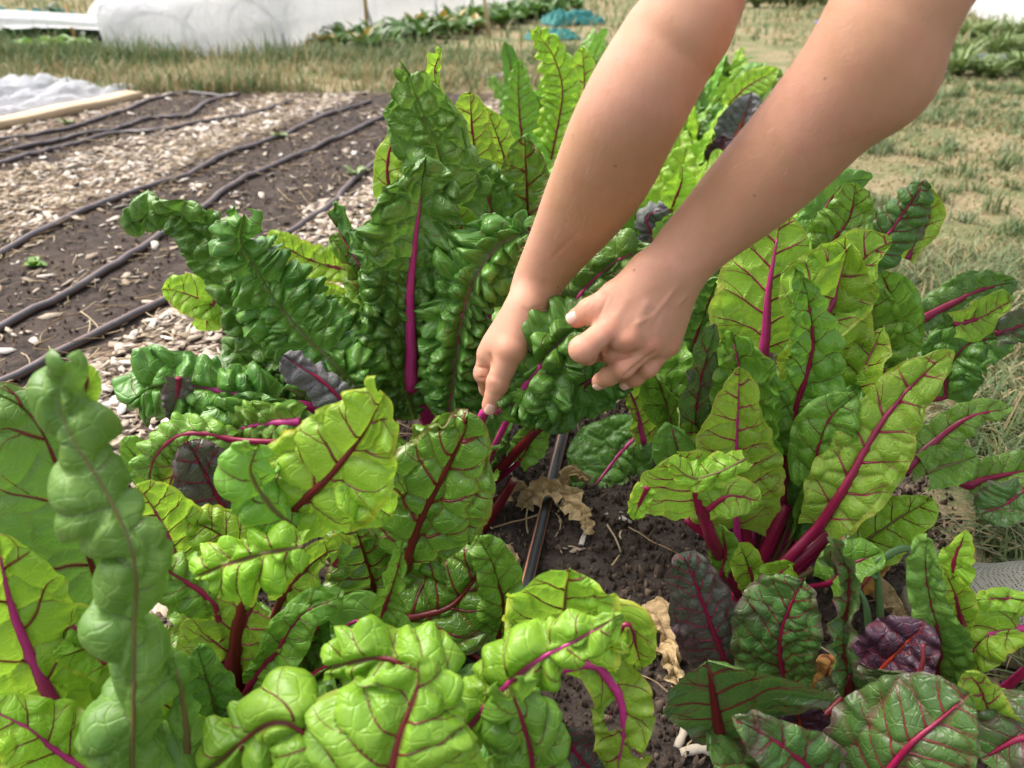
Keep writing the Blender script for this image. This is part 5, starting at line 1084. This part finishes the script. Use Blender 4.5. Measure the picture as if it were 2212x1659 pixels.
def nets(g, smooth=2):
    f = g['f']; ins = f < 0; n = np.array(f.shape)
    c = np.zeros(n - 1, np.int8)
    for a in (0, 1):
        for b in (0, 1):
            for d in (0, 1): c += ins[a:n[0] - 1 + a, b:n[1] - 1 + b, d:n[2] - 1 + d]
    act = (c > 0) & (c < 8); I = np.argwhere(act); idx = np.full(act.shape, -1, np.int32); idx[act] = np.arange(len(I))
    acc = np.zeros((len(I), 3)); cnt = np.zeros(len(I))
    for ax in range(3):
        o = [i for i in range(3) if i != ax]
        for a in (0, 1):
            for b in (0, 1):
                A = I.copy(); A[:, o[0]] += a; A[:, o[1]] += b; B = A.copy(); B[:, ax] += 1
                fa = f[tuple(A.T)]; fb = f[tuple(B.T)]; m = (fa < 0) != (fb < 0); t = np.where(m, fa / (fa - fb + 1e-12), 0)
                p = A.astype(float); p[:, ax] += t; acc[m] += p[m]; cnt[m] += 1
    V = acc / cnt[:, None] * g['h'] + g['lo']; F = []
    for ax in range(3):
        o = [i for i in range(3) if i != ax]
        s0 = [slice(1, -1)] * 3; s0[ax] = slice(0, -1); s1 = list(s0); s1[ax] = slice(1, None)
        fa = ins[tuple(s0)]; fb = ins[tuple(s1)]; J = np.argwhere(fa != fb); off = np.ones(3, int); off[ax] = 0
        fl = fa[tuple(J.T)]; J = J + off
        def at_(da, db):
            K = J.copy(); K[:, o[0]] -= da; K[:, o[1]] -= db; return idx[tuple(K.T)]
        q = np.stack([at_(0, 0), at_(1, 0), at_(1, 1), at_(0, 1)], -1); flip = fl if ax != 1 else ~fl
        q[~flip] = q[~flip][:, ::-1]; F.append(q)
    F = np.concatenate(F); F = F[(F >= 0).all(1)]
    for _ in range(smooth):
        S = np.zeros_like(V); c2 = np.zeros(len(V))
        for i in range(4):
            a, b = F[:, i], F[:, (i + 1) % 4]; np.add.at(S, a, V[b]); np.add.at(c2, a, 1); np.add.at(S, b, V[a]); np.add.at(c2, b, 1)
        V = V * .5 + .5 * S / np.maximum(c2, 1)[:, None]
    return V, F
def skin_mat():
    m = NT('skin'); g = m.n('TexCoord').outputs['Object']
    n1 = m.noise(g, 9, 3, .6); n2 = m.noise(g, 45, 4, .6); n3 = m.noise(g, 1500, 2, .6)
    red = m.attr('red').outputs['Fac']
    c = m.mix(m.smooth(n1, .3, .7), (.55, .29, .165), (.67, .34, .235)); c = m.mix(m.math('MULTIPLY', m.smooth(n2, .48, .75), .4), c, (.60, .25, .16))
    c = m.mix(m.math('MULTIPLY', red, .55), c, (.60, .17, .11))
    vo = m.n('TexVoronoi', {'Vector': g, 'Scale': 58.0}); vc = m.n('SeparateColor', {0: vo.outputs['Color']})
    fr = m.math('MULTIPLY', m.math('SUBTRACT', 1.0, m.smooth(vo.outputs['Distance'], .045, .10), clamp=True), m.math('GREATER_THAN', vc.outputs[0], .62))
    c = m.mix(m.math('MULTIPLY', fr, .7), c, (.24, .085, .045))
    vo2 = m.n('TexVoronoi', {'Vector': g, 'Scale': 900.0}, feature='DISTANCE_TO_EDGE')
    h = m.math('ADD', m.math('MULTIPLY', n3, .5), m.math('MULTIPLY', m.smooth(vo2.outputs[0], 0, .12), .5)); h = m.math('ADD', h, m.math('MULTIPLY', n2, 1.2))
    b = m.n('Bump', {'Strength': .5, 'Distance': .0009, 'Height': h})
    return m.done(m.n('BsdfPrincipled', {'Base Color': c, 'Roughness': .47, 'Subsurface Weight': .22, 'Subsurface Radius': (.006, .0022, .0012), 'Subsurface Scale': 1.0, 'Normal': b.outputs[0], 'Specular IOR Level': .4}).outputs[0])
def hv(cx, cy, d): return at(950.4 + cx * .2811, 484 + cy * .2811, d)
LSH, RSH = np.array([.36, .60, .83]), np.array([.26, .93, .83])
SKIN = skin_mat(); REDS = []
# ---- left arm and hand (right side of the picture)
Lp = [at(1466, 560, .655), at(1530, 497, .640), at(1612, 420, .615), at(1695, 338, .585), at(1785, 238, .55), at(1868, 140, .52), at(1945, 0, .50)]
La = [.0268, .0300, .0352, .0375, .0385, .0400, .0400]; Lb = [.0200, .0225, .0290, .0335, .0360, .0380, .0400]
Lp += [np.array([.31, .585, .70]), LSH]; La += [.044, .052]; Lb += [.046, .052]
P_ = np.array(Lp)
gL = sdf_grid([min(P_[:, 0].min() - .05, .02), P_[:, 1].min() - .07, .20], P_.max(0) + .075, .00135)
chain(gL, Lp, La, Lb, fine=4)
cone(gL, at(1925, 175, .525), at(1905, 120, .52), .024, .022, k=.03)                       # point of the elbow
cone(gL, at(1505, 570, .663), at(1500, 562, .663), .0115, .010, k=.014)                     # wrist bone
W = [hv(1600, 330, .654), hv(1700, 350, .651), hv(1800, 390, .654), hv(1880, 440, .661)]
MC = [hv(1300, 805, .662), hv(1465, 872, .660), hv(1622, 915, .668), hv(1755, 915, .680)]
for a_, b_, r0_, r1_ in zip(W, MC, (.0145, .0140, .0135, .0130), (.0128, .0122, .0115, .0108)): cone(gL, a_, b_, r0_, r1_, k=.012)
for i in range(3): cone(gL, (W[i] + W[i + 1]) / 2 + [0, .004, -.006], (MC[i] + MC[i + 1]) / 2 + [0, .003, -.004], .012, .0095, k=.014)
cone(gL, hv(1640, 620, .69), hv(1500, 700, .69), .02, .016, k=.015)
for a_, b_ in zip(W, MC): cone(gL, a_ * .5 + b_ * .5 + (np.array(cam_pos) - a_) / np.linalg.norm(np.array(cam_pos) - a_) * .0118, b_ + (np.array(cam_pos) - b_) / np.linalg.norm(np.array(cam_pos) - b_) * .0092, .0016, .0026, k=.005)   # tendons
for i, r_ in ((0, .0070), (1, .0064), (2, .0054), (3, .0052)):
    v_ = (np.array(cam_pos) - MC[i]) / np.linalg.norm(np.array(cam_pos) - MC[i]); cone(gL, MC[i] + v_ * .0062, MC[i] + v_ * .0064 + [.0005, 0, 0], r_, r_, k=.007); REDS.append((MC[i] + v_ * .008, .013, 1.0))
def finger(g, pts, r, k=.0022, red=True):
    i0 = np.clip(np.floor((np.min(pts, 0) - .045 - g['lo']) / g['h']).astype(int), 0, g['n']); i1 = np.clip(np.ceil((np.max(pts, 0) + .045 - g['lo']) / g['h']).astype(int), 0, g['n'])
    s = dict(lo=g['lo'] + i0 * g['h'], h=g['h'], n=i1 - i0, f=np.full(i1 - i0, .05, np.float32)); chain(s, pts, r, k=.004)
    for j in range(1, len(pts) - 1):     # joints are a little thicker
        cone(s, pts[j], pts[j] + np.array([0, 0, .0004]), r[j] * 1.04, r[j] * 1.04, k=.003)
        if red: REDS.append((pts[j], r[j] * 1.5, .6))
    cone(s, pts[-1], pts[-1] + (pts[-1] - pts[-2]) * .12, r[-1] * .98, r[-1] * .9, k=.002)
    if red: REDS.append((pts[-1], r[-1] * 2.0, .8))
    q_ = tuple(slice(i0[i], i1[i]) for i in range(3)); g['f'][q_] = _smin(g['f'][q_], s['f'], k)
finger(gL, [hv(1560, 400, .664), hv(1350, 555, .664), hv(1150, 665, .668), hv(1055, 718, .674)], [.0150, .0128, .0103, .0086], k=.009)
finger(gL, [MC[0], hv(1095, 962, .645), hv(1130, 995, .675), hv(1210, 990, .70)], [.0118, .0106, .0092, .0080], k=.002)
finger(gL, [MC[1] + [0, .003, -.003], hv(1330, 982, .676), hv(1310, 1000, .700), hv(1380, 1000, .718)], [.0098, .0092, .0084, .0074], k=.0015)
finger(gL, [MC[2], hv(1410, 1100, .668), hv(1300, 1165, .684), hv(1235, 1203, .696)], [.0102, .0090, .0082, .0076], k=.0018)
finger(gL, [MC[3], hv(1600, 1100, .680), hv(1505, 1172, .690), hv(1440, 1207, .698)], [.0094, .0082, .0075, .0069], k=.0018)
VL, FL = nets(gL)
# ---- right arm and hand (left side of the picture)
Rp = [at(1152, 632, .785), at(1178, 580, .772), at(1212, 525, .748), at(1256, 455, .705), at(1302, 375, .66), at(1338, 295, .62), at(1386, 200, .585), at(1445, 98, .575), at(1502, 0, .57)]
Ra = [.0235, .0262, .0310, .0372, .0408, .0405, .0385, .0365, .0350]; Rb = [.0225, .0225, .0265, .0320, .0365, .0385, .0385, .0380, .0380]
Rp += [np.array([.19, .78, .70]), RSH]; Ra += [.043, .052]; Rb += [.046, .052]
P_ = np.array(Rp); gR = sdf_grid([-.09, P_[:, 1].min() - .07, .12], P_.max(0) + .075, .00135)
chain(gR, Rp, Ra, Rb, fine=4)
W = [at(1135, 655, .772), at(1148, 660, .785), at(1162, 655, .80), at(1174, 650, .812)]
MC = [at(1056, 765, .795), at(1072, 762, .818), at(1090, 752, .838), at(1108, 738, .855)]
for a_, b_, r0_, r1_ in zip(W, MC, (.0150, .0150, .0145, .0135), (.0128, .0125, .012, .0115)): cone(gR, a_, b_, r0_, r1_, k=.014)
cone(gR, at(1168, 660, .80), at(1160, 705, .815), .0155, .013, k=.006)        # heel of the hand
cone(gR, at(1128, 690, .785), at(1085, 745, .79), .019, .015, k=.015)
finger(gR, [at(1134, 672, .772), at(1104, 752, .772), at(1076, 826, .783), at(1060, 874, .792)], [.0170, .0152, .0113, .0090], k=.010)
finger(gR, [MC[0], at(1046, 806, .803), at(1055, 838, .822), at(1072, 850, .834)], [.0118, .0104, .0092, .0082], k=.0018)
finger(gR, [MC[1], at(1056, 812, .828), at(1068, 850, .842), at(1086, 858, .848)], [.0116, .0102, .0090, .0080], k=.0015)
finger(gR, [MC[2], at(1082, 806, .852), at(1092, 842, .862), at(1106, 848, .862)], [.0115, .0100, .0090, .0080], k=.003)
finger(gR, [MC[3], at(1106, 780, .872), at(1114, 810, .878), at(1126, 818, .872)], [.0100, .0088, .0080, .0070], k=.003)
VR, FR = nets(gR)
# ---- neck and head (above the picture), coarse
HD = np.array([.02, .74, .98])
gH = sdf_grid([-.16, .52, .72], [.42, .98, 1.22], .005)
chain(gH, [(.24, .76, .87), (.11, .75, .95)], [.062, .055], k=.03)
cone(gH, HD + [.02, 0, .02], HD + [-.01, 0, -.01], .078, .074, .092, .088, (0, 1, 0), k=.03)
cone(gH, HD + [-.05, 0, -.035], HD + [-.03, 0, -.075], .055, .040, k=.03)          # face and jaw, looking down
cone(gH, HD + [-.088, 0, -.055], HD + [-.108, 0, -.075], .010, .013, k=.012)         # nose
for s_ in (-1, 1):
    cone(gH, HD + [.0, .078 * s_, -.015], HD + [.012, .080 * s_, .015], .012, .016, k=.008)   # ears
    cone(gH, HD + [-.083, .030 * s_, -.03], HD + [-.085, .032 * s_, -.031], .013, .013, k=.006)
cone(gH, HD + [-.082, -.02, -.098], HD + [-.082, .02, -.098], .009, .009, k=.008)
VH, FH = nets(gH, 3)
V = np.vstack([VL, VR, VH]); Fq = np.vstack([FL, FR + len(VL), FH + len(VL) + len(VR)])
red = np.zeros(len(V))
for c_, r_, w_ in REDS: red = np.maximum(red, w_ * np.clip(1 - np.linalg.norm(V - c_, axis=1) / r_, 0, 1) ** .7)
# fine relief: crease lines on knuckles and wrists
def crease(V, N, p, a, L, w, dep):
    """a short groove across the skin at p, running along a"""
    q = V - p; a = a / np.linalg.norm(a); s_ = q @ a; perp = q - s_[:, None] * a; d_ = np.linalg.norm(perp, axis=1); k_ = np.exp(-(d_ / w) ** 2) * np.clip(1 - (s_ / L) ** 2, 0, 1)
    return V - N * (dep * k_)[:, None]
Nf = np.cross(V[Fq[:, 2]] - V[Fq[:, 0]], V[Fq[:, 3]] - V[Fq[:, 1]]); VN = np.zeros_like(V)
for i in range(4): np.add.at(VN, Fq[:, i], Nf)
VN /= np.linalg.norm(VN, axis=1)[:, None] + 1e-12
_oc = VN[:len(VL)] ; _mid = V[:len(VL)].mean(0)
sgn_ = np.sign(np.sum((V - np.array([.1, .6, .4])) * VN, axis=1).mean()) or 1
# carve grooves: (point on picture, end point, distance, width, depth)
GR = []
def groove(x0, y0, x1, y1, d, w=.0011, dep=.0009, n=8):
    for i in range(n):
        t = i / (n - 1); GR.append((at(x0 + (x1 - x0) * t, y0 + (y1 - y0) * t, d), w, dep * math.sin(math.pi * (.12 + .76 * t))))
C2 = lambda x, y: (950.4 + x * .2811, 484 + y * .2811)
for (a, b, c, d_, dist, w, dep) in ((365, 1232, 445, 1262, .775, .0012, .0011), (362, 1250, 440, 1280, .776, .0011, .0009), (372, 1215, 448, 1240, .775, .0010, .0007), (680, 680, 860, 640, .775, .0016, .0014), (690, 655, 850, 610, .775, .0014, .0009), (640, 640, 690, 690, .765, .0014, .0008),
        (385, 1000, 400, 1110, .775, .0018, .0022), (715, 700, 715, 830, .785, .0020, .0022), (290, 1095, 375, 1110, .80, .0016, .0016), (300, 1180, 350, 1185, .81, .0014, .0014),
        (1105, 620, 1135, 720, .655, .0011, .0008), (1120, 610, 1150, 700, .655, .0010, .0006), (1400, 1060, 1450, 1130, .66, .0010, .0006), (1575, 1060, 1625, 1120, .68, .0010, .0006),
        (1330, 900, 1240, 1010, .655, .0018, .0020), (1640, 985, 1420, 1160, .675, .0017, .0020), (1560, 960, 1360, 1040, .66, .0018, .0020), (1190, 770, 1290, 560, .655, .0016, .0012),
        (1600, 760, 1820, 480, .640, .0022, -.0011), (1500, 770, 1640, 700, .645, .0020, -.0009), (1830, 620, 1900, 540, .650, .0020, -.0009), (1210, 1195, 1250, 1165, .69, .0010, .0007)):
    p0, p1 = C2(a, b), C2(c, d_); groove(*p0, *p1, dist, w, dep, 14)
groove(1190, 560, 1250, 500, .74, .0022, .0007, 14)
camv = np.array(cam_pos); rel = V - camv; dep_ = -(rel @ np.array([0, -.8660, .5])); px_ = np.stack([rel[:, 0] / dep_, (rel @ np.array([0, .5, .8660])) / dep_], 1)
facing = (np.sum(rel * VN, axis=1) * (1 if np.sum((V[:len(VL)] - V[:len(VL)].mean(0)) * VN[:len(VL)]) > 0 else -1)) < 0
outN = VN * (1 if np.sum((V[:len(VL)] - V[:len(VL)].mean(0)) * VN[:len(VL)]) > 0 else -1)
near = np.where((V[:, 2] < .64) & facing & (np.arange(len(V)) < len(VL) + len(VR)))[0]
dd_ = np.zeros(len(V))
for p, w, dp in GR:
    r_ = p - camv; dpt = -(r_ @ np.array([0, -.8660, .5])); q2 = np.array([r_[0] / dpt, (r_ @ np.array([0, .5, .8660])) / dpt])
    m_ = np.abs(px_[near] - q2).max(1) < .02; id_ = near[m_]; e_ = np.exp(-(np.linalg.norm(px_[id_] - q2, axis=1) * dpt / w) ** 2)
    k2 = dp * e_; dd_[id_] = np.where(np.abs(k2) > np.abs(dd_[id_]), k2, dd_[id_])
V = V - outN * dd_[:, None]; red = np.maximum(red, np.clip(dd_ / .0022, 0, 1) * .6 * (V[:, 2] < .45))
person = mesh_obj('person', V, Fq, SKIN, None, {'red': red})
tag(person, 'person bending over the bed, both bare forearms reaching down to grip a chard', 'person')
# ---- fine arm hair
hr = np.random.RandomState(7); cand = np.where((V[:, 2] > .33) & (V[:, 2] < .62) & (np.arange(len(V)) < len(VL) + len(VR)))[0]; sel = hr.choice(cand, 5200, replace=False)
down = np.where((sel < len(VL))[:, None], (Lp[0] - Lp[4])[None], (Rp[0] - Rp[5])[None]); down = down / np.linalg.norm(down, axis=1)[:, None]
base_ = V[sel]; nn = outN[sel]; ln_ = (.004 + .007 * hr.rand(len(sel)))[:, None]; dr = down * .85 + nn * .35 + hr.randn(len(sel), 3) * .22; dr -= nn * np.minimum(np.sum(dr * nn, 1) - .12, 0)[:, None]; dr /= np.linalg.norm(dr, axis=1)[:, None]
m1 = base_ + dr * ln_ * .55 + nn * ln_ * .10; m2 = base_ + dr * ln_ + down * ln_ * .15; sd2 = np.cross(dr, nn) * .00009
HV = np.stack([base_ - sd2, base_ + sd2, m1 - sd2 * .8, m1 + sd2 * .8, m2], 1); oo = (np.arange(len(sel)) * 5)[:, None]
HF = [tuple(q) for q in oo + np.array([[0, 1, 3, 2]])] + [tuple(q) for q in oo + np.array([[2, 3, 4]])]
mesh_obj('arm_hair', HV.reshape(-1, 3), HF, plain('fair_hair', (.50, .34, .20), .4, 0, 60, .5, (.42, .26, .14)), person)
# ---- fingernails
NAIL = NT('nail'); NAIL = NAIL.done(NAIL.n('BsdfPrincipled', {'Base Color': (.74, .42, .34, 1), 'Roughness': .22, 'Coat Weight': .3, 'Subsurface Weight': .2, 'Subsurface Radius': (.004, .002, .001), 'Subsurface Scale': 1.0}).outputs[0])
def nail(tip, prev, r, out, ln=.0105, wd=.75):
    d = (tip - prev) / np.linalg.norm(tip - prev); out = out - d * out.dot(d); out /= np.linalg.norm(out); lat = np.cross(d, out)
    a, b = np.meshgrid(np.linspace(-1, 1, 13), np.linspace(-1, 1, 13), indexing='ij'); x = a * np.sqrt(1 - .45 * b ** 2 * .9) ; y = b * np.sqrt(1 - .35 * a ** 2)
    th = x * 1.0 * wd; P = tip + d * (.0012)
    top = P + d * (y * ln / 2)[..., None] + lat * (np.sin(th) * r * .96)[..., None] + out * (np.cos(th) * r * (1.07 - .10 * np.clip(y, 0, 1) ** 2) + .0002 - .0016 * np.clip(-y - .6, 0, 1) - .0010 * np.abs(x) ** 6)[..., None]
    i = np.arange(169).reshape(13, 13)
    mesh_obj('fingernail', np.vstack([top.reshape(-1, 3), (top - out * .0007).reshape(-1, 3)]), [tuple(q) for q in np.stack([i[:-1, :-1], i[1:, :-1], i[1:, 1:], i[:-1, 1:]], -1).reshape(-1, 4)] + [tuple(q + 169) for q in np.stack([i[:-1, :-1], i[:-1, 1:], i[1:, 1:], i[1:, :-1]], -1).reshape(-1, 4)], NAIL, person)
tocam = lambda p: (np.array(cam_pos) - p) / np.linalg.norm(np.array(cam_pos) - p)
p_, q_ = at(1060, 874, .792), at(1076, 826, .783); nail(p_, q_, .0090, tocam(p_) + [.05, 0, 0], .0125)
p_, q_ = hv(1055, 718, .674), hv(1150, 665, .668); nail(p_, q_, .0086, tocam(p_) + [-.25, 0, .45], .0115)
p_, q_ = hv(1235, 1203, .696), hv(1300, 1165, .684); nail(p_, q_, .0076, tocam(p_) + [-.1, 0, -.75], .0095)
p_, q_ = hv(1440, 1207, .698), hv(1505, 1172, .690); nail(p_, q_, .0070, tocam(p_) + [-.1, 0, -.75], .0085)
# ---- clothes, hair and legs outside the picture
def cloth_part(name, segs, h, mat, lo, hi, k=.04, parent=person, sm=3):
    g = sdf_grid(lo, hi, h)
    for s_ in segs: cone(g, *s_, k=k)
    v, f = nets(g, sm); return mesh_obj(name, v, f, mat, parent)
SHC = (LSH + RSH) / 2
cloth_part('shirt', [(SHC + [.03, 0, .0], [.82, .78, .84], .155, .16, .105, .12, (0, 1, 0)), (LSH, RSH, .072, .072), (LSH, [.335, .592, .765], .066, .064), (RSH, [.225, .86, .77], .066, .064), (SHC, SHC + [-.05, 0, .03], .07, .065)], .008, plain('navy_cotton', (.03, .045, .09), .85, .3, 200, .2), [.02, .42, .60], [1.05, 1.12, 1.10], .03)
cloth_part('trousers', [([.82, .70, .80], [.82, .86, .80], .135, .135), ([.86, .70, .76], [.72, .56, .42], .085, .065), ([.72, .56, .42], [.70, .49, .10], .062, .05), ([.86, .87, .76], [.90, .95, .42], .085, .065), ([.90, .95, .42], [.96, .95, .10], .062, .05)], .009, plain('blue_denim', (.04, .07, .14), .9, .3, 300, .2), [.55, .35, .04], [1.12, 1.15, 1.0], .03)
cloth_part('hair', [(HD + [.035, 0, .03], HD + [.005, 0, .045], .084, .080, .098, .094, (0, 1, 0)), (HD + [.09, 0, .02], HD + [.15, .01, -.05], .035, .02)], .005, plain('brown_hair', (.10, .05, .025), .5, .6, 150, .4, None, (1, 1, 8)), [-.12, .58, .84], [.28, .90, 1.15], .02)
# ---- shoes: grey mesh uppers on cream soles
def shoe_mat():
    m = NT('grey_mesh_fabric'); g = m.n('TexCoord').outputs['Object']; v = m.n('TexVoronoi', {'Vector': g, 'Scale': 420.0, 'Randomness': .25})
    c = m.mix(m.smooth(v.outputs['Distance'], .25, .42), (.045, .045, .04), (.27, .26, .22)); b = m.n('Bump', {'Strength': .6, 'Distance': .0008, 'Height': v.outputs['Distance']})
    return m.done(m.n('BsdfPrincipled', {'Base Color': c, 'Roughness': .9, 'Normal': b.outputs[0]}).outputs[0])
SHM = shoe_mat(); SOLE = plain('cream_rubber', (.42, .37, .26), .6, .3, 80, .3)
def shoe(toe, heel):
    toe = np.array([*toe, 0.]); heel = np.array([*heel, 0.]); d = (heel - toe) / np.linalg.norm(heel - toe); L = np.linalg.norm(heel - toe); s = np.array([-d[1], d[0], 0])
    P = lambda t, z, w=0: toe + d * (t * L) + s * w + np.array([0, 0, z])
    g = sdf_grid(np.minimum(toe, heel) - .08, np.maximum(toe, heel) + .08 + np.array([0, 0, .06]), .003)
    cone(g, P(.16, .045), P(.42, .052), .043, .040, .020, .034, s, k=.02); cone(g, P(.42, .055), P(.86, .060), .038, .033, .04, .045, s, k=.02); cone(g, P(.72, .085), P(.84, .10), .032, .034, k=.02)
    v, f = nets(g, 2); v[:, 2] = np.maximum(v[:, 2], .024); mesh_obj('shoe', v, f, SHM, person)
    o = bpy.data.objects['shoe'] if False else C.objects[-1]
    n = 48; ph = np.linspace(0, 2 * math.pi, n, endpoint=False); t_ = .5 - .5 * np.cos(ph); wv = np.sin(ph); wid = .050 * np.abs(wv) ** .75 * (1.0 - .25 * t_) * np.sign(wv)
    rows = []
    for z, e in ((.002, .93), (.006, 1.0), (.022, 1.0), (.028, .97), (.028, .80)):
        rows.append(toe + d * (((t_ - .5) * e + .5) * L)[:, None] + s * (wid * e)[:, None] + np.array([0, 0, z]))
    F = [(i * n + j, i * n + (j + 1) % n, (i + 1) * n + (j + 1) % n, (i + 1) * n + j) for i in range(4) for j in range(n)] + [tuple(range(n))[::-1]]
    mesh_obj('sole', np.vstack(rows), F, SOLE, o)
shoe((.412, .592), (.655, .485)); shoe((.76, .98), (1.0, .90))
